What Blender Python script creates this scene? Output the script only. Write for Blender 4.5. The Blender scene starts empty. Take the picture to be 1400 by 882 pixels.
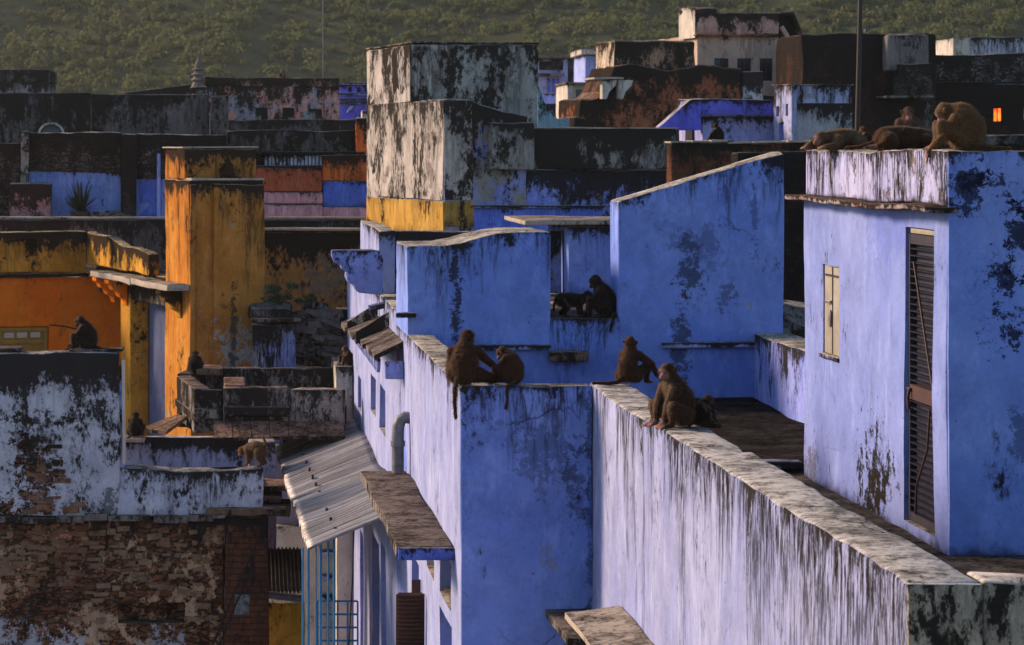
import bpy, bmesh, math, random
import numpy as np
from mathutils import Vector, Matrix, noise as mnoise
R = math.radians
random.seed(7)
rng = np.random.default_rng(7)
sc = bpy.context.scene
COL = sc.collection

# ------------------------------------------------------------------ camera
EYE = 12.0                      # eye height above the street
F, CX, CY = 3888.9, 290.0, 204.0   # focal length and principal point in pixels of the 1400 x 882 photograph
cam = bpy.data.objects.new('camera', bpy.data.cameras.new('camera'))
COL.objects.link(cam); sc.camera = cam
cam.location = (0, 0, EYE); cam.rotation_euler = (R(90), 0, 0)
cam.data.sensor_width = 36; cam.data.lens = 100
cam.data.shift_x = (700 - CX) / 1400; cam.data.shift_y = -(441 - CY) / 1400
cam.data.clip_start = .5; cam.data.clip_end = 3000
cam.data.dof.use_dof = True; cam.data.dof.focus_distance = 25; cam.data.dof.aperture_fstop = 9

# ------------------------------------------------------------------ light
SUN_EL, SUN_AZ = 25.0, -60.0          # elevation; azimuth from +Y (straight ahead), negative = to the left
w = bpy.data.worlds.new('World'); sc.world = w; w.use_nodes = True
nt = w.node_tree; nt.nodes.clear()
sky = nt.nodes.new('ShaderNodeTexSky'); sky.sky_type = 'NISHITA'; sky.sun_disc = False
sky.sun_elevation = R(SUN_EL); sky.sun_rotation = R(SUN_AZ)
sky.air_density = 1.0; sky.dust_density = 0.6; sky.ozone_density = 3.0
bg = nt.nodes.new('ShaderNodeBackground'); bg.inputs['Strength'].default_value = 0.112
wo = nt.nodes.new('ShaderNodeOutputWorld')
nt.links.new(sky.outputs[0], bg.inputs[0]); nt.links.new(bg.outputs[0], wo.inputs[0])
sun = bpy.data.objects.new('sun', bpy.data.lights.new('sun', 'SUN')); COL.objects.link(sun)
sd = Vector((math.sin(R(SUN_AZ)) * math.cos(R(SUN_EL)), math.cos(R(SUN_AZ)) * math.cos(R(SUN_EL)), math.sin(R(SUN_EL))))
sun.rotation_euler = (-sd).to_track_quat('-Z', 'Y').to_euler()
sun.location = sd * 60
sun.data.energy = 3.7; sun.data.angle = R(13); sun.data.color = (1.0, .74, .54)
sc.view_settings.view_transform = 'Standard'; sc.view_settings.look = 'None'
sc.view_settings.exposure = 0.75; sc.view_settings.gamma = 1.0
sc.render.engine = 'CYCLES'
sc.cycles.max_bounces = 5; sc.cycles.diffuse_bounces = 2; sc.cycles.glossy_bounces = 1; sc.cycles.transmission_bounces = 2; sc.cycles.volume_bounces = 0
sc.render.resolution_x = 1024; sc.render.resolution_y = 645

# ------------------------------------------------------------------ geometry helpers
def X(px, d): return (px - CX) * d / F
def Z(py, d): return EYE + (CY - py) * d / F
def DX(px, xp): return F * xp / (px - CX)           # distance of the point of plane X = xp seen at px
def frame(px, d, yaw):
    """a house turned by yaw whose near left corner stands at px, d: origin, along-front and along-side lengths"""
    x0 = X(px, d); c, s = math.cos(R(yaw)), math.sin(R(yaw))
    def along(p): q = (p - CX) / F; return (q * d - x0) / (c - q * s)
    def deep(p): q = (p - CX) / F; return (x0 - q * d) / (s + q * c)
    return (x0, d, 0), along, deep

OFF = {}
def thing(name, label, cat, loc=(0, 0, 0), yaw=0, group=None):
    o = bpy.data.objects.new(name, None); COL.objects.link(o)
    o.empty_display_size = .2
    o.location = loc; o.rotation_euler = (0, 0, R(yaw))
    o['label'] = label; o['category'] = cat
    if group: o['group'] = group
    # axis-aligned things take world coordinates, turned ones take local coordinates
    OFF[o.name] = Vector(loc) if yaw == 0 else Vector((0, 0, 0))
    return o
def tag(o, label, cat, group=None):
    o['label'] = label; o['category'] = cat
    if group: o['group'] = group
    return o
def off(parent): return OFF.get(parent.name, Vector((0, 0, 0))) if parent else Vector((0, 0, 0))

def link_mesh(name, verts, faces, m, parent=None, dt=None, db=None, sharp=38, smooth=True):
    o_ = off(parent)
    me = bpy.data.meshes.new(name)
    me.from_pydata([(v[0] - o_.x, v[1] - o_.y, v[2] - o_.z) for v in verts], [], faces)
    if dt is not None:
        a = me.attributes.new('dt', 'FLOAT', 'POINT'); a.data.foreach_set('value', dt)
        a = me.attributes.new('db', 'FLOAT', 'POINT'); a.data.foreach_set('value', db)
    me.validate(); me.update()
    if smooth:
        me.polygons.foreach_set('use_smooth', [True] * len(me.polygons))
        me.set_sharp_from_angle(angle=R(sharp))
    o = bpy.data.objects.new(name, me); COL.objects.link(o)
    if m: me.materials.append(m)
    if parent:
        o.parent = parent
        if parent.name not in OFF: pass
        OFF[o.name] = Vector(o_)
    else:
        OFF[o.name] = Vector((0, 0, 0))
    return o

def axis(a, b, bev, cell, extra):
    L = b - a; bev = min(bev, L * .24)
    n = max(1, int(round((L - 2 * bev) / cell)))
    v = [a, a + bev * .35, a + bev] + [a + bev + (L - 2 * bev) * i / n for i in range(1, n)] + [b - bev, b - bev * .35, b]
    for e in extra:
        if a + 1e-4 < e < b - 1e-4:
            v = [q for q in v if abs(q - e) > .006 or q in (a, b)] + [e]
    return sorted(v), bev

def block(name, x0, x1, y0, y1, z0, z1, m, parent=None, bev=.02, cell=.25, amp=.008, top=None, holes=None, ex=(), crack_seed=None):
    """weathered masonry block: rounded edges, uneven faces, real recesses (holes) and an optional top profile"""
    holes = holes or {}
    exx, exy, exz = list(ex), [], []
    for f, hs in holes.items():
        for (u0, u1, v0, v1, dep) in hs:
            exz += [v0, v1]
            if f in 'LR': exy += [u0, u1]
            else: exx += [u0, u1]
    xs, bx = axis(x0, x1, bev, cell, exx); ys, by = axis(y0, y1, bev, cell, exy); zs, bz = axis(z0, z1, bev, cell, exz)
    b = min(bx, by, bz)
    nx, ny, nz = len(xs) - 1, len(ys) - 1, len(zs) - 1
    so = Vector((random.uniform(-50, 50), random.uniform(-50, 50), random.uniform(-50, 50)))
    verts, dt, db, idx = [], [], [], {}
    def place(p, inner=None):
        q = Vector(p)
        inn = Vector((min(max(q.x, x0 + b), x1 - b), min(max(q.y, y0 + b), y1 - b), min(max(q.z, z0 + b), z1 - b)))
        dv = q - inn
        if dv.length > 1e-9: q = inn + dv.normalized() * b
        if inner: q = q + inner
        t = z1
        if top:
            t = top(q.x, q.y); k = (q.z - z0) / (z1 - z0); q.z = z0 + k * (t - z0)
        if amp and t - q.z < .05 and z1 - z0 > .15: q.z -= max(0, mnoise.noise(q * 3.3 + so) - .22) * .07 + max(0, mnoise.noise(q * 9 + so) - .3) * .03
        if amp:
            q2 = q + mnoise.noise_vector(q * .7 + so) * amp * 2.0 + mnoise.noise_vector(q * 4.5 + so) * amp * .7
        else: q2 = q
        verts.append(q2); dt.append(max(0, t - q.z)); db.append(q.z - z0)
        return len(verts) - 1
    def V(i, j, k):
        key = (i, j, k)
        if key not in idx: idx[key] = place((xs[i], ys[j], zs[k]))
        return idx[key]
    faces = []
    def facegrid(f, us, vs, at, flip, inward):
        hs = holes.get(f, [])
        nu, nv = len(us) - 1, len(vs) - 1
        def hole(i, j):
            if i < 0 or j < 0 or i >= nu or j >= nv: return None
            u, v = (us[i] + us[i + 1]) / 2, (vs[j] + vs[j + 1]) / 2
            for n_, (u0, u1, v0, v1, dep) in enumerate(hs):
                if u0 < u < u1 and v0 < v < v1: return n_
            return None
        inn = {}
        def IV(n_, i, j):
            key = (n_, i, j)
            if key not in inn:
                a = verts[at(i, j)]; k = len(verts)
                verts.append(a + inward * hs[n_][4]); dt.append(dt[at(i, j)]); db.append(db[at(i, j)]); inn[key] = k
            return inn[key]
        def add(q): faces.append(tuple(reversed(q)) if flip else tuple(q))
        for i in range(nu):
            for j in range(nv):
                h = hole(i, j)
                if h is None:
                    add([at(i, j), at(i + 1, j), at(i + 1, j + 1), at(i, j + 1)])
                else:
                    add([IV(h, i, j), IV(h, i + 1, j), IV(h, i + 1, j + 1), IV(h, i, j + 1)])
                    for (di, dj, a, c) in ((-1, 0, (i, j), (i, j + 1)), (1, 0, (i + 1, j + 1), (i + 1, j)), (0, -1, (i + 1, j), (i, j)), (0, 1, (i, j + 1), (i + 1, j + 1))):
                        if hole(i + di, j + dj) != h:
                            add([at(*c), at(*a), IV(h, *a), IV(h, *c)])
    facegrid('F', xs, zs, lambda i, k: V(i, 0, k), False, Vector((0, 1, 0)))
    facegrid('B', xs, zs, lambda i, k: V(i, ny, k), True, Vector((0, -1, 0)))
    facegrid('L', ys, zs, lambda j, k: V(0, j, k), True, Vector((1, 0, 0)))
    facegrid('R', ys, zs, lambda j, k: V(nx, j, k), False, Vector((-1, 0, 0)))
    facegrid('T', xs, ys, lambda i, j: V(i, j, nz), False, Vector((0, 0, -1)))
    facegrid('D', xs, ys, lambda i, j: V(i, j, 0), True, Vector((0, 0, 1)))
    return link_mesh(name, verts, faces, m, parent, dt, db)

def prism(name, pts, a0, a1, plane, m, parent=None, bev=.008, amp=.0):
    """polygon pts extruded: plane 'XZ' along Y, 'YZ' along X, 'XY' along Z"""
    bm = bmesh.new()
    def P(u, v, a): return {'XZ': (u, a, v), 'YZ': (a, u, v), 'XY': (u, v, a)}[plane]
    va = [bm.verts.new(P(u, v, a0)) for u, v in pts]; vb = [bm.verts.new(P(u, v, a1)) for u, v in pts]
    bm.faces.new(va); bm.faces.new(list(reversed(vb)))
    n = len(pts)
    for i in range(n): bm.faces.new([va[i], vb[i], vb[(i + 1) % n], va[(i + 1) % n]])
    bmesh.ops.recalc_face_normals(bm, faces=bm.faces)
    if bev: bmesh.ops.bevel(bm, geom=list(bm.edges), offset=bev, segments=2, affect='EDGES', profile=.5)
    vs = [v.co.copy() for v in bm.verts]; bm.verts.index_update()
    fs = [tuple(v.index for v in f.verts) for f in bm.faces]; bm.free()
    zt = max(v.z for v in vs); zb = min(v.z for v in vs)
    if amp:
        so = Vector((random.uniform(-9, 9), 3, 1))
        vs = [v + mnoise.noise_vector(v * 3 + so) * amp for v in vs]
    return link_mesh(name, vs, fs, m, parent, [zt - v.z for v in vs], [v.z - zb for v in vs])

def tube_geo(pts, r, n=8, cap=True):
    verts, faces = [], []
    pts = [Vector(p) for p in pts]; rs = r if isinstance(r, (list, tuple)) else [r] * len(pts)
    up = Vector((0, 0, 1)); last = None
    for i, p in enumerate(pts):
        d = (pts[min(i + 1, len(pts) - 1)] - pts[max(i - 1, 0)]).normalized()
        if last is None: a = d.orthogonal().normalized()
        else: a = (last - d * last.dot(d)); a = a.normalized() if a.length > 1e-6 else d.orthogonal().normalized()
        last = a; b_ = d.cross(a)
        for k in range(n):
            t = 2 * math.pi * k / n
            verts.append(p + (a * math.cos(t) + b_ * math.sin(t)) * rs[i])
    for i in range(len(pts) - 1):
        for k in range(n):
            faces.append((i * n + k, i * n + (k + 1) % n, (i + 1) * n + (k + 1) % n, (i + 1) * n + k))
    if cap:
        faces.append(tuple(reversed(range(n)))); faces.append(tuple(range((len(pts) - 1) * n, len(pts) * n)))
    return verts, faces
def tube(name, pts, r, m, parent=None, n=10):
    v, f = tube_geo(pts, r, n); zt = max(p.z for p in v)
    return link_mesh(name, v, f, m, parent, [zt - p.z for p in v], [1.0] * len(v))
class MB:
    """collects boxes and tubes into ONE mesh (the pattern of one part: slats, bars of one grille)"""
    def __init__(s): s.v, s.f = [], []
    def add(s, v, f):
        k = len(s.v); s.v += [Vector(p) for p in v]; s.f += [tuple(i + k for i in q) for q in f]
    def box(s, x0, x1, y0, y1, z0, z1, mat=None):
        v = [Vector((x, y, z)) for x in (x0, x1) for y in (y0, y1) for z in (z0, z1)]
        if mat is not None: v = [mat @ p for p in v]
        s.add(v, [(0, 1, 3, 2), (4, 6, 7, 5), (0, 4, 5, 1), (2, 3, 7, 6), (0, 2, 6, 4), (1, 5, 7, 3)])
    def tube(s, pts, r, n=6): s.add(*tube_geo(pts, r, n))
    def build(s, name, m, parent=None, smooth=True):
        if not s.v: return None
        zt = max(p.z for p in s.v); zb = min(p.z for p in s.v)
        return link_mesh(name, s.v, s.f, m, parent, [zt - p.z for p in s.v], [p.z - zb for p in s.v], smooth=smooth)

# ------------------------------------------------------------------ materials
class G:
    def __init__(s, name):
        s.m = bpy.data.materials.new(name); s.m.use_nodes = True
        s.t = s.m.node_tree; s.t.nodes.clear()
        s.out = s.t.nodes.new('ShaderNodeOutputMaterial'); s.b = s.t.nodes.new('ShaderNodeBsdfPrincipled')
        s.t.links.new(s.b.outputs[0], s.out.inputs[0])
        g = s.t.nodes.new('ShaderNodeNewGeometry'); s.P = g.outputs['Position']; s.N = g.outputs['Normal']; s.TN = g.outputs['True Normal']
    def set(s, sock, v):
        if isinstance(v, bpy.types.NodeSocket): s.t.links.new(v, sock)
        elif isinstance(v, tuple) and len(v) == 3 and sock.type == 'RGBA': sock.default_value = (*v, 1)
        else: sock.default_value = v
    def M(s, op, a, b=None, c=None, clamp=False):
        n = s.t.nodes.new('ShaderNodeMath'); n.operation = op; n.use_clamp = clamp
        s.set(n.inputs[0], a)
        if b is not None: s.set(n.inputs[1], b)
        if c is not None: s.set(n.inputs[2], c)
        return n.outputs[0]
    def V(s, op, a, b=None):
        n = s.t.nodes.new('ShaderNodeVectorMath'); n.operation = op; s.set(n.inputs[0], a)
        if b is not None: s.set(n.inputs[1], b)
        return n.outputs['Value'] if op in ('DOT_PRODUCT', 'LENGTH', 'DISTANCE') else n.outputs['Vector']
    def noise(s, vec, scale=1.0, detail=4.0, rough=.55, dist=0.0, col=False):
        n = s.t.nodes.new('ShaderNodeTexNoise'); s.set(n.inputs['Vector'], vec)
        n.inputs['Scale'].default_value = scale; n.inputs['Detail'].default_value = detail
        n.inputs['Roughness'].default_value = rough; n.inputs['Distortion'].default_value = dist
        return n.outputs['Color'] if col else n.outputs[0]
    def mix(s, f, a, b, mode='MIX'):
        n = s.t.nodes.new('ShaderNodeMix'); n.data_type = 'RGBA'; n.blend_type = mode
        s.set(n.inputs[0], f); s.set(n.inputs[6], a); s.set(n.inputs[7], b); return n.outputs[2]
    def mr(s, v, a, b, c=0.0, d=1.0, smooth=False):
        n = s.t.nodes.new('ShaderNodeMapRange'); n.clamp = True
        if smooth: n.interpolation_type = 'SMOOTHSTEP'
        s.set(n.inputs[0], v)
        for k, q in zip((1, 2, 3, 4), (a, b, c, d)): s.set(n.inputs[k], q)
        return n.outputs[0]
    def attr(s, name):
        n = s.t.nodes.new('ShaderNodeAttribute'); n.attribute_name = name; return n.outputs['Fac']
    def sep(s, v):
        n = s.t.nodes.new('ShaderNodeSeparateXYZ'); s.set(n.inputs[0], v); return n.outputs
    def comb(s, x, y, z):
        n = s.t.nodes.new('ShaderNodeCombineXYZ')
        for k, q in enumerate((x, y, z)): s.set(n.inputs[k], q)
        return n.outputs[0]
    def vor(s, vec, scale, feat='F1', out='Distance', rand=1.0):
        n = s.t.nodes.new('ShaderNodeTexVoronoi'); n.feature = feat; s.set(n.inputs['Vector'], vec)
        n.inputs['Scale'].default_value = scale; n.inputs['Randomness'].default_value = rand
        return n.outputs[out]
    def bump(s, h, strength=.4, dist=.02):
        n = s.t.nodes.new('ShaderNodeBump'); s.set(n.inputs['Height'], h)
        n.inputs['Strength'].default_value = strength; n.inputs['Distance'].default_value = dist
        s.t.links.new(n.outputs[0], s.b.inputs['Normal'])
    def uv(s):
        """along-the-wall and up coordinates of any vertical wall, from its own normal"""
        n = s.sep(s.TN); p = s.sep(s.P)
        h = s.M('SQRT', s.M('ADD', s.M('ADD', s.M('MULTIPLY', n[0], n[0]), s.M('MULTIPLY', n[1], n[1])), 1e-4))
        u = s.M('DIVIDE', s.M('SUBTRACT', s.M('MULTIPLY', p[1], n[0]), s.M('MULTIPLY', p[0], n[1])), h)
        flat = s.M('GREATER_THAN', s.M('ABSOLUTE', n[2]), .7)
        u = s.M('ADD', s.M('MULTIPLY', u, s.M('SUBTRACT', 1, flat)), s.M('MULTIPLY', p[0], flat))
        v = s.M('ADD', s.M('MULTIPLY', p[2], s.M('SUBTRACT', 1, flat)), s.M('MULTIPLY', p[1], flat))
        return s.comb(u, v, 0)
    def stone(s, c1, c2, mortar, su=4.6, sv=15.0, distort=.13):
        """rubble masonry: flat uneven stones in rough courses"""
        uv = s.V('ADD', s.uv(), s.V('SCALE', s.V('SUBTRACT', s.noise(s.P, 2.2, 3, .6, col=True), (.5, .5, .5)), None))
        n = uv.node; sc_ = n.inputs[1].links[0].from_node; sc_.inputs['Scale'].default_value = distort
        q = s.V('MULTIPLY', uv, (su, sv, 1))
        edge = s.vor(q, 1, 'DISTANCE_TO_EDGE'); cell = s.vor(q, 1, 'F1', 'Color')
        r = s.sep(cell)
        col = s.mix(r[0], c1, c2)
        col = s.mix(s.mr(r[1], .62, .9, 0, .8), col, s.mix(r[2], (.34, .26, .18), (.05, .025, .018)))
        col = s.mix(s.mr(s.noise(s.P, 1.9, 6, .7), .44, .60, 0, .75), col, tuple((a + b) * .42 for a, b in zip(c1, mortar)))
        f = s.noise(s.P, 30, 4, .6)
        col = s.mix(s.M('MULTIPLY', f, .55), col, (.03, .02, .015))
        gap = s.mr(edge, .03, .13)
        col = s.mix(gap, mortar, col)
        return col, s.M('ADD', s.M('MULTIPLY', gap, .8), s.M('MULTIPLY', f, .35))
    def bricks(s, c1, c2, mortar, bw=.24, rh=.08):
        uv = s.V('ADD', s.uv(), s.V('SCALE', s.V('SUBTRACT', s.noise(s.P, 3, 3, .6, col=True), (.5, .5, .5)), None))
        uv.node.inputs[1].links[0].from_node.inputs['Scale'].default_value = .035
        n = s.t.nodes.new('ShaderNodeTexBrick'); s.set(n.inputs['Vector'], uv)
        n.inputs['Scale'].default_value = 1; n.inputs['Brick Width'].default_value = bw; n.inputs['Row Height'].default_value = rh
        n.inputs['Mortar Size'].default_value = .009; n.inputs['Mortar Smooth'].default_value = .4; n.inputs['Bias'].default_value = -.1
        s.set(n.inputs['Color1'], c1); s.set(n.inputs['Color2'], c2); s.set(n.inputs['Mortar'], mortar)
        f = s.noise(s.P, 25, 5, .65)
        col = s.mix(s.M('MULTIPLY', f, .7), n.outputs[0], (.025, .015, .012))
        return col, s.M('ADD', s.M('SUBTRACT', 1, n.outputs['Fac']), s.M('MULTIPLY', f, .5))

BLACK = (.013, .0108, .009)
def weather(name, c1, c2, mold=.0, top=.6, tlen=.25, streak=.6, slen=.9, base=0.0, blen=.3, under=None, ua=0.0, uscale=1.3,
            crack=.3, grime=BLACK, topcol=(.36, .32, .27), spots=(), bands=(), masonry=None, mcol=None, sfreq=8.0, bump=.5, dirt=.25, mscale=2.0, rough=.9, yramp=None):
    """lime-washed plaster: faded paint, patches where it came off, black mould under the copings, rain streaks, damp foot, cracks.
    masonry: None / 'stone' / 'brick' shows through where the plaster is gone (under) or everywhere (ua >= 1)"""
    g = G(name); P = g.P
    dt, db = g.attr('dt'), g.attr('db')
    big = g.noise(P, .9, 3, .55); mid = g.noise(P, 3.1, 6, .68); fine = g.noise(P, 34, 3, .7)
    col = g.mix(g.mr(big, .36, .64), c1, c2)
    col = g.mix(g.mr(mid, .46, .66, 0, .55), col, tuple(v * .68 for v in c1))
    col = g.mix(g.mr(g.noise(g.V('MULTIPLY', P, (1, 1, .45)), 4.3, 4, .7), .52, .68, 0, .5), col, tuple(min(.9, v * 1.22 + .04) for v in c2))
    col = g.mix(g.mr(fine, .3, .8, 0, .35), col, tuple(min(1, v * 1.18 + .01) for v in c2))
    h = g.M('ADD', g.M('MULTIPLY', mid, .5), g.M('MULTIPLY', fine, .25))
    for (z, c, edge) in bands:      # another paint below a height
        k = g.mr(g.M('ADD', g.sep(P)[2], g.M('MULTIPLY', g.M('SUBTRACT', mid, .5), edge)), z + .02, z - .02)
        col = g.mix(k, col, g.mix(g.mr(mid, .4, .7, 0, .7), c, tuple(v * .6 for v in c)))
    mk = None
    if masonry:
        a = mcol or ((.20, .075, .035), (.115, .045, .025), (.035, .022, .015))
        mc, mh = (g.stone if masonry == 'stone' else g.bricks)(*a)
    if under is not None or masonry:
        un = g.noise(g.V('ADD', P, (13.1, 4.7, 2.2)), uscale, 6, .74)
        k = g.mr(un, .70 - .42 * ua, .74 - .42 * ua)
        mk = g.M('MULTIPLY', k, 1.0)
    for (cx, cy, cz, rx, ry, rz, c, st) in spots:
        q = g.V('LENGTH', g.V('DIVIDE', g.V('SUBTRACT', P, (cx, cy, cz)), (rx, ry, rz)))
        sn = g.M('ADD', g.M('MULTIPLY', g.noise(P, 2.6, 3, .6), .34), g.M('MULTIPLY', g.noise(P, 8, 5, .85), .66))
        dens = g.M('SUBTRACT', 1.25, q)
        k = g.mr(g.M('ADD', sn, g.M('MULTIPLY', g.M('MINIMUM', dens, .9), .125)), .57, .60, 0, st)
        if c == 'masonry': mk = g.M('MAXIMUM', mk, k)
        elif c == 'keep': mk = g.M('MULTIPLY', mk, g.M('SUBTRACT', 1, k))
        else: col = g.mix(k, col, c)
    if mk is not None:
        if masonry:
            col = g.mix(mk, col, mc); h = g.M('ADD', g.M('MULTIPLY', h, .5), g.M('MULTIPLY', mk, g.M('SUBTRACT', mh, 1.1)))
        else:
            uc = g.mix(g.mr(mid, .35, .7), under, tuple(v * .55 for v in under))
            col = g.mix(mk, col, uc); h = g.M('SUBTRACT', h, g.M('MULTIPLY', mk, .5))
    # mould
    m1 = g.M('ADD', g.M('MULTIPLY', g.noise(g.V('MULTIPLY', P, (1, 1, .6)), mscale, 5, .70), .62), g.M('MULTIPLY', g.noise(g.V('MULTIPLY', P, (1, 1, .55)), mscale * 8, 5, .80), .38))
    fall = g.M('EXPONENT', g.M('DIVIDE', dt, -tlen))
    val = g.M('ADD', m1, g.M('ADD', g.M('MULTIPLY', fall, .30 * top), .22 * mold))
    dark = g.M('ADD', g.mr(val, .545, .64, 0, .45), g.mr(val, .60, .65, 0, .53))
    # rain streaks, in groups
    s1 = g.noise(g.V('MULTIPLY', P, (1, 1, .065)), sfreq * .6, 6, .70)
    s2 = g.noise(g.V('MULTIPLY', P, (1, 1, .15)), sfreq * .17, 4, .6)
    s3 = g.noise(g.V('MULTIPLY', P, (1, 1, .16)), sfreq * 2.6, 4, .8)
    sf = g.M('EXPONENT', g.M('DIVIDE', dt, -slen))
    sv = g.M('ADD', g.M('ADD', g.M('MULTIPLY', s1, .48), g.M('MULTIPLY', s2, .52)), g.M('MULTIPLY', sf, .15))
    if yramp: sv = g.M('ADD', sv, g.mr(g.sep(P)[1], yramp[0], yramp[1], -.035, yramp[2]))
    sk = g.M('MULTIPLY', g.mr(sv, .585, .635), g.mr(s3, .40, .55, .0, 1))
    sk = g.M('MULTIPLY', sk, g.M('MULTIPLY', g.M('ADD', g.M('MULTIPLY', sf, .85), .15), streak, clamp=True))
    dark = g.M('MAXIMUM', dark, sk)
    if base:
        bv = g.M('ADD', g.M('EXPONENT', g.M('DIVIDE', db, -blen)), g.M('MULTIPLY', g.M('SUBTRACT', mid, .5), 1.6))
        dark = g.M('MAXIMUM', dark, g.mr(bv, .45, .95, 0, base))
    # speckle and general dirt
    sp = g.noise(P, 13, 5, .80)
    dark = g.M('MAXIMUM', dark, g.mr(g.M('ADD', sp, g.M('MULTIPLY', fall, .06 * top)), .645, .69, 0, .9))
    if dirt: dark = g.M('MAXIMUM', dark, g.mr(g.noise(P, 1.7, 6, .74), .45, .75, 0, dirt))
    nz = g.sep(g.TN)[2]
    upf = g.mr(nz, .45, .75)
    tn = g.noise(P, 2.6, 6, .78); tn2 = g.noise(P, 16, 6, .75)
    tc = g.mix(g.mr(tn, .43, .60), topcol, tuple(v * .45 for v in topcol))
    tc = g.mix(g.mr(g.M('ADD', g.M('MULTIPLY', tn2, .7), g.M('MULTIPLY', tn, .3)), .475, .59, 0, .9), tc, tuple(v * .14 for v in topcol))
    te = g.vor(g.V('ADD', P, g.V('MULTIPLY', g.noise(P, 4, 4, .6, col=True), (.25, .25, .25))), 2.2, 'DISTANCE_TO_EDGE')
    tc = g.mix(g.M('MULTIPLY', g.mr(te, .022, .004), g.mr(tn, .42, .55)), tc, (.02, .017, .014))
    dark2 = g.M('MULTIPLY', dark, g.M('SUBTRACT', 1, upf))
    col = g.mix(dark2, col, g.mix(fine, grime, tuple(min(1, v * 2.2 + .002) for v in grime)))
    col = g.mix(upf, col, tc)
    if crack:
        vp = g.V('ADD', P, g.V('SCALE', g.V('SUBTRACT', g.noise(P, 2.0, 6, .65, col=True), (.5, .5, .5)), None))
        vp.node.inputs[1].links[0].from_node.inputs['Scale'].default_value = .30
        e = g.vor(vp, .75, 'DISTANCE_TO_EDGE')
        ck = g.M('MULTIPLY', g.mr(e, .0065, .001), g.mr(g.noise(P, .8, 3), .52, .62, 0, crack * .8))
        ck = g.M('MULTIPLY', ck, g.mr(sp, .38, .5))
        col = g.mix(ck, col, (.03, .025, .025)); h = g.M('SUBTRACT', h, ck)
    g.t.links.new(col, g.b.inputs['Base Color'])
    g.b.inputs['Roughness'].default_value = rough; g.b.inputs['Specular IOR Level'].default_value = 0.0
    g.bump(h, bump, .02)
    return g.m

def plain(name, c, c2=None, rough=.7, nscale=6.0, bump=.15, metal=0.0, spec=.3):
    g = G(name); n = g.noise(g.P, nscale, 6, .65); n2 = g.noise(g.P, nscale * 6, 4, .6)
    c2 = c2 or tuple(v * .55 for v in c)
    col = g.mix(g.mr(n, .35, .68), c, c2); col = g.mix(g.mr(n2, .5, .8, 0, .5), col, tuple(v * .5 for v in c2))
    g.t.links.new(col, g.b.inputs['Base Color']); g.b.inputs['Roughness'].default_value = rough
    g.b.inputs['Metallic'].default_value = metal; g.b.inputs['Specular IOR Level'].default_value = spec
    g.bump(g.M('ADD', n, g.M('MULTIPLY', n2, .5)), bump, .01)
    return g.m

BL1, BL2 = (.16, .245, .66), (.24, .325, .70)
# ------------------------------------------------------------------ paints and masonry of this town
E = EYE
W_BLUE = weather('blue_limewash', BL1, BL2, mold=.02, top=.45, tlen=.16, streak=.9, slen=.8, under=(.34, .37, .56), ua=.12, base=.5, blen=.22, crack=.8, topcol=(.50, .44, .36), uscale=1.0,
    spots=[(2.74, 32, E - 1.75, .075, .6, 1.0, (.03, .027, .028), .9), (5.35, 32, E - 1.35, .16, .6, .42, (.035, .034, .04), .75), (5.5, 32, E - 1.1, .5, .6, .35, (.07, .09, .2), .5),
           (5.28, 32, E - 2.05, .13, .6, .5, (.035, .034, .04), .75), (5.8, 32, E - 1.65, .14, .6, .3, (.05, .05, .06), .6), (6.1, 32, E - .9, .06, .6, .55, (.06, .08, .2), .6)])
W_BLUE_SHADED = weather('shaded_blue_limewash', BL1, BL2, mold=.0, top=.50, tlen=.15, streak=1.0, slen=.7, under=(.30, .33, .56), ua=.08, base=.0, crack=.95, topcol=(.52, .45, .36),  # shaded copy of the house paint: the front's shade put in as deeper blue
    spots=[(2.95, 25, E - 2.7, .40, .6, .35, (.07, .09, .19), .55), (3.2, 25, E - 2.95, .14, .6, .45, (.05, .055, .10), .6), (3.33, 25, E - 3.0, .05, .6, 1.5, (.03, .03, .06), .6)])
W_PARAPET_SUNLIT = weather('sunlit_streaked_limewash', (.25, .275, .49), (.35, .365, .54), mold=.05, top=.40, tlen=.13, streak=1.15, slen=1.15, base=.2, blen=.5, crack=.5, topcol=(.50, .455, .40), sfreq=7.0, yramp=(24.5, 13.5, .065))  # sunlit copy of the house paint, paler for the sun; the streaks are rain
W_FACADE_SUNLIT = weather('sunlit_facade_limewash', (.27, .30, .53), (.36, .38, .58), mold=.0, top=.55, tlen=.16, streak=.5, slen=.5, crack=.3, topcol=(.46, .40, .32), sfreq=8.0)  # same paint again, with the sunlight on the left faces mixed into it
W_DARKFRONT = weather('black_mouldy_plaster', (.36, .30, .23), (.48, .39, .28), mold=.48, top=.15, tlen=.15, streak=.5, slen=1.0, crack=.3, mscale=3.2, topcol=(.58, .52, .44))
W_CABIN_SUNLIT = weather('sunlit_cabin_limewash', (.195, .245, .54), (.25, .295, .57), mold=-.05, top=.0, streak=.12, slen=.8, base=.75, blen=.13, crack=.25, topcol=(.30, .27, .23),  # sunlit copy of the cabin paint, lightened for the sun-facing side
    spots=[(5.22, 22.45, E - 2.62, .5, .66, .50, (.022, .020, .014), .97), (5.22, 22.45, E - 2.7, .5, .5, .36, (.022, .020, .014), .97), (5.22, 24.9, E - 2.75, .5, .5, .3, (.10, .09, .10), .7), (5.22, 21.9, E - .62, .5, .9, .3, (.17, .22, .60), .7)])  # last spot paints the eave's bluish shade; the others are mould and stains
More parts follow.
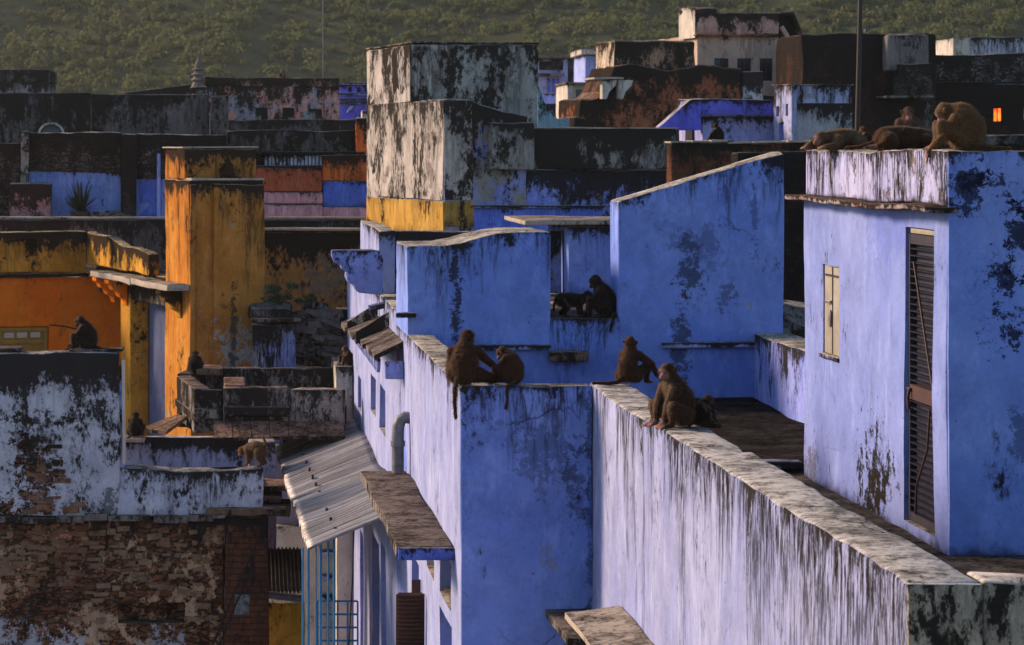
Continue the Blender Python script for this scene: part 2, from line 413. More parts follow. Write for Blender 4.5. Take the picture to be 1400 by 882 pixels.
W_CABIN_SHADED = weather('shaded_cabin_limewash', BL1, BL2, mold=-.05, top=.55, tlen=.07, streak=.2, slen=.4, base=.75, blen=.13, crack=.25,  # shaded copy of the cabin paint, deeper blue for the front; spots are mould
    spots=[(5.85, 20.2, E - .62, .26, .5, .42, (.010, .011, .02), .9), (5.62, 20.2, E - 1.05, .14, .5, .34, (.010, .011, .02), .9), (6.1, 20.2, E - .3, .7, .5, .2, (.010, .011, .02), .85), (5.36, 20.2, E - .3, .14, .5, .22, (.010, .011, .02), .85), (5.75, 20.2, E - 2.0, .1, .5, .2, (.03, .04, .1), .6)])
W_EAVE = weather('eave_stone', (.24, .12, .09), (.40, .33, .33), mold=.35, top=.6, tlen=.02, streak=.3, crack=.3, topcol=(.12, .08, .065), mscale=6)
W_CABINTOP = weather('cabin_parapet_limewash', (.36, .36, .62), (.46, .45, .66), mold=.12, top=.4, tlen=.10, streak=1.2, slen=1.4, base=.95, blen=.06, crack=.3, topcol=(.42, .36, .28), sfreq=9, under=(.20, .17, .17), ua=.35, uscale=4)
W_REAR = weather('rear_limewash', (.22, .27, .68), (.33, .37, .72), mold=.12, top=.5, tlen=.2, streak=.8, slen=.6, base=.3, crack=.3, topcol=(.46, .40, .32))
W_RECESS = weather('recess_shade_blue', (.10, .15, .62), (.15, .20, .66), mold=.0, top=.2, streak=.2, crack=.0)  # deeper blue puts the shade of the recessed openings into the colour
W_LEDGE = weather('ledge_limewash', (.34, .37, .66), (.42, .44, .68), mold=.35, top=.9, tlen=.03, streak=.5, slen=.3, crack=0, topcol=(.30, .30, .36))
W_SLAB = weather('stone_slab', (.20, .165, .14), (.27, .225, .19), mold=.3, top=.2, streak=.4, crack=.6, topcol=(.17, .135, .115))
W_SLABTAN = weather('tan_stone_slab', (.40, .33, .26), (.46, .38, .30), mold=.05, top=.1, streak=.2, crack=.8, topcol=(.34, .285, .23))
W_FLOOR = weather('terrace_cement', (.10, .085, .075), (.13, .11, .10), mold=.2, crack=.5, topcol=(.040, .034, .031))
W_PASS = weather('passage_cement', (.2, .18, .15), (.25, .22, .19), mold=.5, crack=.6, topcol=(.10, .085, .07))

BLKPL = dict(grime=(.014, .013, .012))
W_TOWER = weather('tower_plaster', (.42, .37, .33), (.52, .46, .41), mold=.36, top=.3, tlen=.6, streak=.7, slen=2.6, under=(.30, .25, .23), ua=.3, crack=.6, topcol=(.5, .45, .38), sfreq=5.0, mscale=1.6)
W_TOWERFRONT = weather('tower_black_plaster', (.34, .32, .29), (.44, .41, .37), mold=.62, top=-.1, tlen=.25, streak=.8, slen=3, crack=.4, topcol=(.5, .45, .38), sfreq=5, mscale=1.5)
W_TOWERLOW = weather('tower_blue_grey', (.20, .24, .58), (.30, .32, .56), mold=.28, top=.75, tlen=.35, streak=.8, slen=1.0, under=(.34, .31, .29), ua=.5, crack=.4, topcol=(.36, .32, .28), sfreq=6)
W_BLUEDRIP = weather('blue_dripped', (.19, .25, .70), (.28, .33, .70), mold=.25, top=.9, tlen=.3, streak=1.4, slen=.7, under=(.34, .34, .38), ua=.3, crack=.3, sfreq=7)
W_BLACKWALL = weather('black_parapet', (.24, .22, .20), (.33, .30, .27), mold=.55, top=.5, tlen=.3, streak=1.0, slen=2, crack=.3, topcol=(.44, .40, .34), mscale=1.6)
W_GREYBOX = weather('grey_plaster', (.25, .24, .22), (.32, .30, .27), mold=.4, top=.5, tlen=.15, streak=.7, slen=1, crack=.4)
W_OCHRE = weather('ochre_limewash', (.56, .245, .033), (.66, .33, .05), mold=.15, top=.9, tlen=.22, streak=.8, slen=.8, under=(.36, .33, .30), ua=.1, crack=.5, topcol=(.45, .36, .22), sfreq=9,
    bands=[])
W_OCHREDADO = weather('ochre_dado', (.46, .25, .05), (.54, .32, .08), mold=.15, top=.2, streak=.6, base=.7, crack=.3)
W_OCHRETOW = weather('ochre_tower_limewash', (.42, .14, .024), (.56, .235, .045), mold=.14, top=.75, tlen=.22, streak=.9, slen=3.5, under=(.42, .33, .2), ua=.12, crack=.5, topcol=(.5, .42, .3), sfreq=5,
    base=.0, spots=[(.45, 46.7, E - 3.3, .55, .7, .55, (.40, .39, .38), .95), (.35, 46.7, E - 3.0, .09, .8, .9, (.03, .03, .028), .8), (1.0, 46.9, E - 3.2, .1, .8, .8, (.03, .03, .028), .8)])
W_ORANGE = weather('orange_limewash', (.88, .165, .010), (.90, .23, .015), mold=.0, top=.25, tlen=.12, streak=.25, slen=.5, crack=.2)
W_OCHREBR = weather('ochre_brown', (.40, .19, .05), (.48, .24, .07), mold=.15, top=1.0, tlen=.4, streak=.7, slen=.9, under=(.30, .22, .14), ua=.5, crack=.8, topcol=(.34, .29, .2))
W_SLATEBLUE = weather('slate_blue', (.11, .125, .22), (.15, .165, .27), mold=.0, top=.2, streak=.3, crack=.1)
W_BRIGHTBLUE = weather('bright_blue', (.10, .16, .66), (.15, .23, .70), mold=.05, top=.4, tlen=.1, streak=.4, base=.5, blen=.15, crack=.2)
W_SKYBLUE = weather('sky_blue', (.20, .29, .66), (.26, .36, .70), mold=.05, top=.5, tlen=.08, streak=.4, base=.4, blen=.15, crack=.2)
W_BLACK = weather('black_lichen_wall', (.11, .095, .085), (.17, .15, .14), mold=.5, top=.3, streak=.8, slen=3, crack=.2, topcol=(.16, .15, .14), mscale=1.3)
W_BLACKSTONE = weather('black_stone_wall', (.2, .18, .17), (.3, .27, .25), mold=.35, top=.6, tlen=.35, streak=.5, masonry='stone', ua=.9, mcol=((.20, .17, .15), (.10, .08, .07), (.02, .018, .016)), mscale=3)
W_PINKPEEL = weather('pink_peeling', (.62, .25, .18), (.64, .36, .30), mold=.36, top=.7, tlen=.3, streak=.6, slen=.8, under=(.36, .38, .44), ua=.5, crack=.3, base=.5, blen=.4, mscale=3.2)
W_PINK = weather('pink_limewash', (.88, .34, .35), (.88, .43, .45), mold=.1, top=.4, tlen=.05, streak=.5, slen=.5, crack=.2)
W_RUST = weather('rust_red_wall', (.58, .12, .055), (.62, .17, .08), mold=.05, under=(.5, .28, .27), ua=.15, top=.5, tlen=.15, streak=.5, crack=.2)
W_HOTORANGE = weather('orange_red_wall', (.90, .17, .04), (.92, .24, .06), mold=.16, top=.8, tlen=.22, streak=1.0, slen=.7, under=(.4, .12, .06), ua=.3, crack=.2, mscale=4)
W_BRICK = weather('old_brick', (.2, .1, .06), (.26, .13, .08), mold=.25, top=.6, tlen=.2, streak=.5, masonry='brick', ua=1.3, mcol=((.23, .085, .04), (.14, .05, .028), (.10, .07, .05)), topcol=(.36, .30, .23))
W_BRICKDARK = weather('dark_old_brick', (.1, .06, .04), (.13, .08, .05), mold=.6, top=.5, tlen=.4, streak=.6, masonry='brick', ua=1.3, mcol=((.10, .045, .03), (.05, .026, .02), (.035, .025, .02)), topcol=(.15, .12, .1))
W_REDRUIN = weather('red_brown_ruin', (.30, .095, .045), (.40, .135, .06), mold=.26, top=.7, tlen=.5, streak=.5, slen=1, masonry='brick', ua=.45, mcol=((.22, .075, .035), (.12, .045, .025), (.06, .03, .02)), topcol=(.22, .16, .12), mscale=1.6)
W_BROWNTOP = weather('brown_mould', (.34, .17, .10), (.46, .27, .17), mold=.44, top=.4, tlen=.4, streak=1.0, slen=1.5, crack=.3, topcol=(.25, .2, .15), mscale=2.5)
W_PINKOLD = weather('old_pink_parapet', (.52, .26, .20), (.60, .35, .28), mold=.28, top=.9, tlen=.25, streak=.8, slen=.6, crack=.3, topcol=(.3, .22, .17), mscale=2.6)
W_TAN = weather('tan_limewash', (.50, .34, .25), (.54, .39, .29), mold=.05, top=.2, streak=.5, slen=1, crack=.6)
W_VIOLET = weather('violet_blue', (.14, .13, .72), (.20, .19, .74), mold=.2, top=.7, tlen=.12, streak=.9, slen=.5, crack=.2, topcol=(.4, .36, .36))
W_PALEBLUE = weather('pale_blue_limewash', (.30, .36, .74), (.38, .43, .76), mold=.05, top=.5, tlen=.12, streak=.5, slen=.7, crack=.2, topcol=(.5, .46, .42))
W_PALEDRIP = weather('pale_dripped', (.36, .38, .60), (.42, .43, .62), mold=.1, top=.5, tlen=.2, streak=1.4, slen=1.0, crack=.3, under=(.34, .32, .32), ua=.3, topcol=(.5, .46, .42), sfreq=6)
W_DARKSTONE = weather('dark_rubble', (.2, .18, .17), (.26, .24, .22), mold=.55, top=.3, tlen=.2, streak=.3, masonry='stone', ua=1.3, mcol=((.34, .32, .32), (.12, .10, .09), (.015, .012, .012)), mscale=3)
W_TEAL = weather('teal_wash', (.20, .36, .42), (.26, .42, .47), mold=.05, top=.3, streak=.3, crack=.1, topcol=(.4, .45, .45))
W_CREAM = weather('sunlit_cream_skin', (.55, .48, .40), (.62, .55, .46), mold=.1, top=.5, tlen=.1, streak=.6, slen=.6, crack=.2)
W_LILAC = weather('lilac_alley_wash', (.26, .25, .36), (.32, .31, .42), mold=.15, top=.4, streak=.6, slen=1.2, crack=.3)
W_YELLOW = weather('yellow_wash', (.62, .36, .035), (.68, .42, .05), mold=.1, top=.3, streak=.4, crack=.5, base=.4)
W_DARKTERR = weather('dark_terrace_parapet', (.22, .19, .175), (.30, .26, .23), mold=.62, top=.15, streak=1.0, slen=2, crack=.4, topcol=(.20, .145, .12), mscale=1.8)
W_GREYTERR = weather('grey_terrace_parapet', (.30, .26, .23), (.36, .31, .27), mold=.3, top=.3, tlen=.1, streak=1.0, slen=2, crack=.4, base=.9, blen=.12, topcol=(.40, .33, .26), mscale=1.8)
W_BROWNSLAB = weather('brown_stone_slab', (.20, .115, .075), (.26, .155, .10), mold=.15, top=.2, streak=.3, crack=.3, topcol=(.27, .17, .12))
W_WHITEBLK = weather('white_black_plaster', (.48, .49, .58), (.56, .56, .62), mold=.26, top=.55, tlen=.12, streak=1.1, slen=.9, crack=.5, under=(.40, .36, .30), ua=.2, topcol=(.34, .31, .28), mscale=3, sfreq=6)
ax = lambda px: X(px, 37.0); az = lambda py: Z(py, 37.0)
W_RUINUP = weather('ruined_white_plaster', (.52, .52, .58), (.58, .56, .58), mold=.27, top=.95, tlen=.45, streak=.6, slen=1, crack=.5, masonry='stone', ua=-.2, uscale=2.0,
    mcol=((.19, .08, .04), (.12, .055, .03), (.014, .010, .008)), topcol=(.40, .36, .31), mscale=2.6,
    spots=[(ax(55), 37, az(640), .42, .6, .72, 'masonry', 1.0), (ax(20), 37, az(690), .7, .6, .3, 'masonry', 1.0), (ax(-90), 37, az(640), .9, .6, .9, 'masonry', 1.0),
           (ax(60), 37, az(575), .62, .6, .17, (.016, .013, .012), .97), (ax(150), 37, az(698), .16, .6, .35, (.02, .02, .017), .7)])
W_RUINLOW = weather('ruined_rubble_wall', (.44, .21, .105), (.52, .33, .20), mold=.24, top=.45, tlen=.18, streak=.4, slen=.8, crack=.3, masonry='stone', ua=.62, uscale=2.2,
    mcol=((.36, .13, .055), (.23, .095, .045), (.035, .02, .013)), topcol=(.24, .18, .13), mscale=2.3,
    spots=[(ax(120), 37, az(780), 1.6, .6, .5, 'masonry', 1.0), (ax(20), 37, az(905), 1.0, .6, .62, 'keep', 1.0), (ax(20), 37, az(905), 1.0, .6, .62, (.46, .45, .47), 1.0), (ax(225), 37, az(895), .5, .6, .42, 'keep', 1.0), (ax(225), 37, az(895), .5, .6, .42, (.42, .41, .43), 1.0), (ax(235), 37, az(750), .33, .6, .16, (.42, .29, .20), .75),
           (ax(20), 37, az(785), .35, .6, .20, (.30, .11, .045), .85), (ax(60), 37, az(830), .75, .6, .18, (.018, .015, .013), .93), (ax(270), 37, az(725), .1, .6, .3, (.05, .03, .02), .6)])
W_PIER = weather('red_brick_pier', (.22, .08, .04), (.28, .11, .05), mold=.22, top=.6, tlen=.15, streak=.6, slen=1, masonry='brick', ua=.75, mcol=((.24, .085, .04), (.15, .055, .03), (.07, .045, .035)), topcol=(.2, .15, .12))

M_TIN = None
def tin():
    g = G('corrugated_tin'); p = g.sep(g.P)
    n = g.noise(g.V('MULTIPLY', g.P, (.6, 16, .6)), 1.0, 7, .7); n2 = g.noise(g.P, 9, 6, .7)
    col = g.mix(g.mr(n, .36, .62), (.36, .335, .325), (.10, .085, .08)); col = g.mix(g.mr(n2, .52, .75, 0, .6), col, (.12, .075, .055))
    g.t.links.new(col, g.b.inputs['Base Color']); g.b.inputs['Roughness'].default_value = .55; g.b.inputs['Metallic'].default_value = .35
    g.bump(n2, .2, .005); return g.m
M_TIN = tin()
M_RUSTTIN = plain('rusty_tin', (.20, .12, .09), (.10, .06, .045), rough=.7)
M_PIPE = plain('grey_pipe', (.20, .20, .21), (.10, .10, .11), rough=.5)
M_TURQ = plain('turquoise_paint', (.05, .27, .46), (.04, .17, .32), rough=.5)
M_SHUTTER = plain('brown_shutter', (.11, .045, .03), (.05, .025, .02), rough=.55)
M_DOOR = plain('dark_louvre', (.016, .014, .030), (.010, .009, .015), rough=.42, spec=.5)
M_DOORFRAME = plain('dark_door_frame', (.045, .035, .045), (.025, .02, .025), rough=.5)
M_RAIL = plain('rusty_rail', (.08, .03, .022), (.05, .02, .016), rough=.6)
M_STEEL = plain('worn_steel', (.45, .38, .32), (.25, .2, .17), rough=.4, metal=.7)
M_WOOD = plain('cream_wood', (.36, .32, .25), (.25, .21, .16), rough=.65, nscale=3)
M_YWOOD = plain('yellow_wood', (.40, .24, .05), (.28, .16, .03), rough=.6)
M_FROST = plain('frosted_pane', (.62, .55, .46), (.5, .42, .34), rough=.35)
M_DARK = plain('dark_interior', (.012, .012, .016), (.008, .008, .01), rough=.9)
M_DKGLASS = plain('dark_pane', (.02, .022, .03), (.012, .013, .02), rough=.25, spec=.5)
M_WIRE = plain('black_cable', (.015, .014, .014), rough=.6)
M_IRON = plain('dark_iron', (.03, .022, .02), (.05, .025, .018), rough=.6)
M_LEAF = plain('leaf_green', (.055, .085, .028), (.03, .05, .018), rough=.6)
M_AGAVE = plain('agave_green', (.045, .065, .035), (.03, .045, .025), rough=.55)
M_POT = plain('clay_pot', (.09, .06, .05), (.05, .035, .03), rough=.85)
M_CARVED = weather('carved_blue_stone', (.22, .27, .66), (.30, .34, .70), mold=.25, top=.5, tlen=.06, streak=.5, slen=.3, crack=.3, topcol=(.25, .25, .34), mscale=5)
def glow(name, c, st):
    g = G(name); n = g.noise(g.V('MULTIPLY', g.P, (7, 7, 4)), 1, 4, .6)
    col = g.mix(g.mr(n, .40, .62), c, tuple(v * a for v, a in zip(c, (.35, .12, .1))))
    g.t.links.new(col, g.b.inputs['Base Color']); g.t.links.new(col, g.b.inputs['Emission Color']); g.b.inputs['Emission Strength'].default_value = st
    return g.m
M_GLOW = glow('lit_window_glow', (1.0, .17, .02), 1.6)
M_LAMPYEL = glow('lit_room_yellow', (1.0, .62, .22), .8)
HAZE = .00028
# ------------------------------------------------------------------ ground, hill
def tagk(o, kind): o['kind'] = kind; return o
def terrain():
    V_, F_ = [], []
    xs = np.concatenate([np.linspace(-700, -90, 12), np.linspace(-80, 170, 126), np.linspace(185, 700, 14)])
    ys = np.concatenate([np.linspace(248, 360, 75), np.linspace(364, 440, 20)])
    for y in ys:
        for x in xs:
            t = max(0, y - 262)
            z = 5.5 + .40 * t * min(1, t / 30 + .2) + mnoise.noise(Vector((x * .03, y * .03, 0))) * 6 * min(1, t / 40) + mnoise.fractal(Vector((x * .09, y * .09, 3)), 1, 2, 4) * .8
            if y < 252: z = -1
            V_.append((x, y, z))
    n = len(xs)
    for j in range(len(ys) - 1):
        for i in range(n - 1): F_.append((j * n + i, j * n + i + 1, (j + 1) * n + i + 1, (j + 1) * n + i))
    return V_, F_
def hillmat():
    g = G('dry_hillside'); a = g.noise(g.P, .12, 8, .65); b = g.noise(g.P, .9, 6, .7)
    col = g.mix(g.mr(a, .38, .62), (.08, .085, .04), (.05, .062, .026)); col = g.mix(g.mr(b, .45, .7), col, (.035, .035, .018))
    g.t.links.new(col, g.b.inputs['Base Color']); g.b.inputs['Roughness'].default_value = 1; g.b.inputs['Specular IOR Level'].default_value = 0
    g.bump(b, .8, .3); return g.m
tv, tf = terrain()
hill = tagk(link_mesh('hill', tv, tf, hillmat()), 'structure')
hill['label'] = 'scrub covered hillside rising behind the town'; hill['category'] = 'hill'

def scrubmat():
    g = G('scrub_leaves'); a = g.noise(g.P, .10, 5, .65); b = g.noise(g.P, 1.2, 3, .6)
    col = g.mix(g.mr(a, .36, .64), (.13, .155, .04), (.05, .095, .026)); col = g.mix(g.mr(b, .35, .7), col, (.17, .15, .055))
    g.t.links.new(col, g.b.inputs['Base Color']); g.b.inputs['Roughness'].default_value = .8; g.b.inputs['Specular IOR Level'].default_value = .1
    tr = g.t.nodes.new('ShaderNodeBsdfTranslucent'); g.t.links.new(col, tr.inputs[0])
    mx = g.t.nodes.new('ShaderNodeMixShader'); mx.inputs[0].default_value = .4
    g.t.links.new(g.b.outputs[0], mx.inputs[1]); g.t.links.new(tr.outputs[0], mx.inputs[2]); g.t.links.new(mx.outputs[0], g.out.inputs[0])
    return g.m
def leafcloud(name, centers, radii, per, size, m, seed=1, flat=.8, shell=.55):
    """many small leaf faces spread through bush volumes, one mesh"""
    r = np.random.default_rng(seed)
    C = np.repeat(np.asarray(centers, float), per, 0); Rr = np.repeat(np.asarray(radii, float), per)
    n = len(C); d = r.normal(size=(n, 3)); d /= np.linalg.norm(d, axis=1)[:, None]
    d[:, 2] = np.abs(d[:, 2]) * 1.0 - .15
    # lumpy crowns: a few sub clumps per bush
    rad = Rr * (shell + (1 - shell) * r.random(n) ** .6) * (0.8 + .35 * np.sin(d[:, 0] * 5 + C[:, 0] * 3) * np.cos(d[:, 1] * 4 + C[:, 1] * 2))
    P = C + d * rad[:, None] * np.array([1, 1, flat])
    nrm = d + r.normal(size=(n, 3)) * .55; nrm /= np.linalg.norm(nrm, axis=1)[:, None]
    a = np.cross(nrm, r.normal(size=(n, 3))); a /= np.linalg.norm(a, axis=1)[:, None]; b = np.cross(nrm, a)
    s = np.repeat(np.asarray(size, float), per)[:, None] if np.ndim(size) else np.full((n, 1), size); s = s * (.6 + .8 * r.random((n, 1)))
    vs = np.stack([P - a * s, P + b * s * .55, P + a * s, P - b * s * .55], 1).reshape(-1, 3)
    me = bpy.data.meshes.new(name); me.vertices.add(len(vs)); me.vertices.foreach_set('co', vs.ravel())
    me.loops.add(len(vs)); me.loops.foreach_set('vertex_index', np.arange(len(vs), dtype=np.int32))
    me.polygons.add(n); me.polygons.foreach_set('loop_start', np.arange(0, len(vs), 4, dtype=np.int32))
    me.update(); me.validate(); me.materials.append(m)
    o = bpy.data.objects.new(name, me); COL.objects.link(o); return o
from mathutils.bvhtree import BVHTree
bvh = BVHTree.FromPolygons([Vector(v) for v in tv], tf)
cs, rs = [], []
for _ in range(15160):
    x, y = rng.uniform(-70, 165), 266 + 130 * rng.random() ** 1.5
    if mnoise.noise(Vector((x * .06, y * .06, 9))) < -.22 and rng.random() < .55: continue
    hit = bvh.ray_cast(Vector((x, y, 500)), Vector((0, 0, -1)))
    if hit[0] is None: continue
    r_ = .5 + 1.5 * rng.random() ** 2.6
    if _ >= 15000: r_ = rng.uniform(1.8, 2.9)
    cs.append((x, y, hit[0].z + r_ * .15)); rs.append(r_)
scrub = leafcloud('hillside_scrub', cs, rs, 60, [.26] * len(cs), scrubmat(), 3)
scrub['label'] = 'olive green thorn scrub covering the hill behind the town'; scrub['category'] = 'scrub'; scrub['kind'] = 'stuff'

def groundmat():
    g = G('street_dirt'); a = g.noise(g.P, .5, 8, .6)
    g.t.links.new(g.mix(g.mr(a, .4, .6), (.09, .08, .07), (.05, .045, .04)), g.b.inputs['Base Color']); g.b.inputs['Roughness'].default_value = .95
    g.bump(a, .4, .05); return g.m
gnd = link_mesh('ground', [(-700, -60, 0), (700, -60, 0), (700, 440, 0), (-700, 440, 0)], [(0, 1, 2, 3)], groundmat())
tagk(gnd, 'structure'); gnd['label'] = 'dusty ground of the lanes far below the roofs'; gnd['category'] = 'ground'

# the dusty evening air of the valley
hzm = bpy.data.materials.new('valley_haze'); hzm.use_nodes = True; hn_ = hzm.node_tree; hn_.nodes.clear()
ho0 = hn_.nodes.new('ShaderNodeOutputMaterial'); pv = hn_.nodes.new('ShaderNodeVolumePrincipled')
pv.inputs['Color'].default_value = (.95, .90, .80, 1); pv.inputs['Density'].default_value = HAZE; pv.inputs['Anisotropy'].default_value = .65
hn_.links.new(pv.outputs[0], ho0.inputs['Volume'])
hx = (-704, 704, -64, 444, -2, 92)
hb = link_mesh('haze', [(x, y, z) for x in hx[:2] for y in hx[2:4] for z in hx[4:]], [(0, 1, 3, 2), (4, 6, 7, 5), (0, 4, 5, 1), (2, 3, 7, 6), (0, 2, 6, 4), (1, 5, 7, 3)], hzm, smooth=False)
hb['kind'] = 'stuff'; hb['label'] = 'thin dusty evening haze hanging over the valley'; hb['category'] = 'haze'

# ------------------------------------------------------------------ the blue house in the middle
XL, XP, D1, DB = 2.1935, 3.35, 25.09, 32.0
ZP, ZF, ZS = E - 2.084, E - 2.8, E - 1.918
XR = 6.09
h = thing('blue_house', 'big blue limewashed house in the middle with stepped terrace walls and a long streaked parapet', 'house', (XL, D1, 0))
def fd(px): return DX(px, XL)
def fz(px, py): return Z(py, fd(px))
holes = []
def hole(pa, pb, yt, yb, dep=.22):
    d0, d1 = fd(pb), fd(pa); dm = (d0 + d1) / 2
    zt = Z(yt, dm); zb = Z(yb, dm); holes.append((d0, d1, zb, zt, dep)); return d0, d1, zb, zt
hw = [hole(490, 494, 516, 561), hole(507, 514, 515, 566), hole(519, 527, 529, 591), hole(532.5, 541, 542, 596)]
ho = [hole(492.5, 497, 728, 1050, .3), hole(509, 517.7, 735, 1050, .3), hole(520.6, 528, 745, 1050, .3), hole(531.5, 543, 766, 1050, .3), hole(562.5, 572, 764, 1050, .3)]
hs = [hole(582.6, 593.6, 757, 783, .25), hole(602.7, 617, 757, 821, .3), hole(602.7, 618, 842, 960, .3)]
fa = block('facade_wall', XL, XL + .3, D1, 33.98, 0, ZP, W_FACADE_SUNLIT, h, holes={'L': [q for q in holes if q[1] < 33.9]}, cell=.3)
fr_ = block('rear_facade_wall', XL, XL + .3, 34.0, 46.2, 0, E - 1.9, W_FACADE_SUNLIT, h, holes={'L': [q for q in holes if q[0] > 34.02]}, cell=.3)
fr_['label'] = 'far stretch of the sunlit blue street wall with small blue windows'
for (d0, d1, zb, zt) in hw:
    wn = block('window', XL + .17, XL + .215, d0 + .02, d1 - .02, zb, zt, W_RECESS, h, amp=.002, bev=.006, cell=.5)
    for k in range(1, 4):
        mb = MB(); y = d0 + (d1 - d0) * k / 4; mb.box(XL + .13, XL + .16, y - .012, y + .012, zb, zt); mb.build('bar', W_RECESS, wn)
for i, (d0, d1, zb, zt) in enumerate(ho):
    if i in (3,):
        dr = block('door', XL + .22, XL + .27, d0 + .03, d1 - .03, zb, zt - .03, M_DKGLASS, h, amp=.003, bev=.008, cell=.6)
        tube('handle', [(XL + .20, d0 + .2, E - 7.3), (XL + .18, d0 + .2, E - 7.2), (XL + .18, d0 + .2, E - 7.0), (XL + .20, d0 + .2, E - 6.95)], .012, M_STEEL, dr)
    else:
        sh_ = block('shutter_panel', XL + .24, XL + .285, d0 + .02, d1 - .02, zb, zt - .02, W_RECESS, h, amp=.003, bev=.006, cell=.6)
d0, d1, zb, zt = hs[0]; pn = block('window', XL + .22, XL + .245, d0 + .01, d1 - .01, zb, zt, M_LAMPYEL, h, amp=0, bev=.004, cell=1); pn['label'] = 'small window lit warm yellow under the stone canopy'
for (d0, d1, zb, zt) in hs[1:]:
    wn = block('window', XL + .24, XL + .29, d0 + .02, d1 - .02, zb, zt, W_RECESS, h, amp=.003, bev=.006, cell=1)
    block('sill', XL + .04, XL + .235, d0 + .012, d1 - .012, zb + .003, zb + .03, W_SLAB, wn, bev=.006)
# open brown louvred shutter standing out from the wall
sy = 29.3
sh = block('shutter', XL - .30, XL - .004, sy, sy + .03, Z(960, sy), Z(812, sy), M_SHUTTER, h, amp=.002, bev=.006, cell=.5)
mb = MB()
for k in range(26):
    z = Z(955, sy) + k * .043
    mb.box(-.125, .125, -.02, .02, -.006, .006, Matrix.Translation((XL - .152, sy - .012, z)) @ Matrix.Rotation(R(35), 4, 'X'))
mb.build('louvre', M_SHUTTER, sh)
sh2 = block('shutter', XL - .1, XL - .004, sy + .55, sy + .58, Z(960, sy), Z(793, sy + .5), M_SHUTTER, h, amp=.002, bev=.006, cell=.5)

block('front_wall', XL + .004, XP - .003, D1 - .014, D1 - .002, 0, ZP + .002, W_BLUE_SHADED, h, cell=.22, bev=.005, amp=.005)  # thin skin carrying the shaded tone of the front
block('front_wall_back', XL + .304, XP - .003, D1, D1 + .22, 0, ZP, W_FACADE_SUNLIT, h, cell=.4, bev=.02)
# the corner strip of the front wall reads as one plane with it
pp = block('parapet_wall', XP, XP + .36, 13.74, D1 + .22, 0, ZP, W_PARAPET_SUNLIT, h, cell=.26, bev=.028, amp=.012)
pp['label'] = 'long sunlit wall streaked black by rain'
block('near_parapet_wall', XP + .363, 10.5, 13.74, 14.06, 0, ZP - .004, W_DARKFRONT, h, cell=.25, bev=.028, amp=.012)['label'] = 'black mouldy end of the parapet nearest the viewer'
block('parapet_end', XP + .002, XP + .36, 13.70, 13.738, 0, ZP - .008, W_DARKFRONT, h, cell=.25, bev=.01, amp=.006)
# terrace
tf_ = block('terrace_floor', XL + .304, XR, 25.42, DB, ZF - .35, ZF, W_FLOOR, h, cell=.5, amp=.012)
block('passage_floor', XP + .363, 10.4, 14.063, 25.415, ZF - .5, ZF - .07, W_PASS, h, cell=.5, amp=.012)
block('floor_step', XP + 1.0, 5.25, 25.3, 25.5, ZF - .05, ZF + .02, W_LEDGE, h, cell=.3)
# back wall: curved shoulder, gap, sloping wing
xc0, xc1, xs0, xs1 = XL, X(753, DB), X(845, DB), X(1072, DB)
def curve_top(x, y):
    a, b_ = X(605, DB), X(700, DB); t = min(1, max(0, (x - a) / (b_ - a))); t = t * t * (3 - 2 * t)
    return E - 1.088 + t * .15 - (.0 if x > a else 0)
block('curved_wall', xc0 + .002, xc1, DB, DB + 1.98, 0, E - 1.0, W_BLUE, h, cell=.2, bev=.012, top=curve_top)['label'] = 'blue terrace wall with a curved shoulder'
block('sill_wall', xc1 - .01, xs0 + .01, DB - .004, DB + 1.98, 0, ZS, W_BLUE, h, cell=.22, bev=.006, amp=.006)
block('sill_top', xc1 + .006, xs0 - .006, DB - .01, 37.35, ZS + .002, ZS + .016, W_SLAB, h, cell=.2, bev=.005, amp=.004)
def slope_top(x, y): return E - .584 + (x - xs0) / (xs1 - xs0) * .56
block('sloping_wall', xs0, xs1, DB, DB + .66, 0, E - .3, W_BLUE, h, cell=.2, bev=.03, top=slope_top)['label'] = 'tall blue wall with a sloping whitewashed top'
block('ledge', X(625, DB), X(752, DB), DB - .09, DB - .003, Z(478.5, DB), Z(471, DB), W_LEDGE, h, bev=.02, amp=.008, cell=.12)
block('ledge', X(905, DB), X(1034, DB), DB - .09, DB - .003, Z(475, DB), Z(467, DB), W_LEDGE, h, bev=.02, amp=.008, cell=.12)
block('stone_shelf', X(750, DB), X(803, DB), DB - .17, DB - .003, Z(491, DB), Z(477, DB), W_BROWNSLAB, h, bev=.02, amp=.012, cell=.1)['label'] = 'brown stone shelf sticking out of the blue wall'
block('shelf_stone', X(541, DB), X(568, DB), DB - .14, DB - .004, Z(434, DB), Z(427, DB), W_LEDGE, h, bev=.015, amp=.006, cell=.1)
block('side_wall', XR + .003, XR + .42, 22.0, DB - .003, 0, ZP + .01, W_REAR, h, cell=.28, bev=.025)
# rear wing behind the curved wall
block('rear_wall', XL + .304, 6.0, 34.0, 46.2, 0, E - 1.905, W_REAR, h, cell=.6, bev=.02)
block('roof_parapet', XL, XL + .22, 37.4, 42.2, E - 1.9, E - 1.06, W_FACADE_SUNLIT, h, cell=.25)
block('roof_parapet', XL + .223, X(768, 37.4), 37.4, 37.62, E - 1.9, E - 1.075, W_TOWERLOW, h, cell=.25)
cb = block('roof_room', X(772, 37.3), X(990, 37.3), 36.9, 39.2, E - 1.902, Z(309, 36.9), W_BLUE, h, cell=.3)
block('roof_slab', X(716, 36.9) , X(1000, 36.9), 36.8, 39.4, Z(307.5, 36.9), Z(301, 36.9), W_SLABTAN, cb, cell=.3, bev=.015)
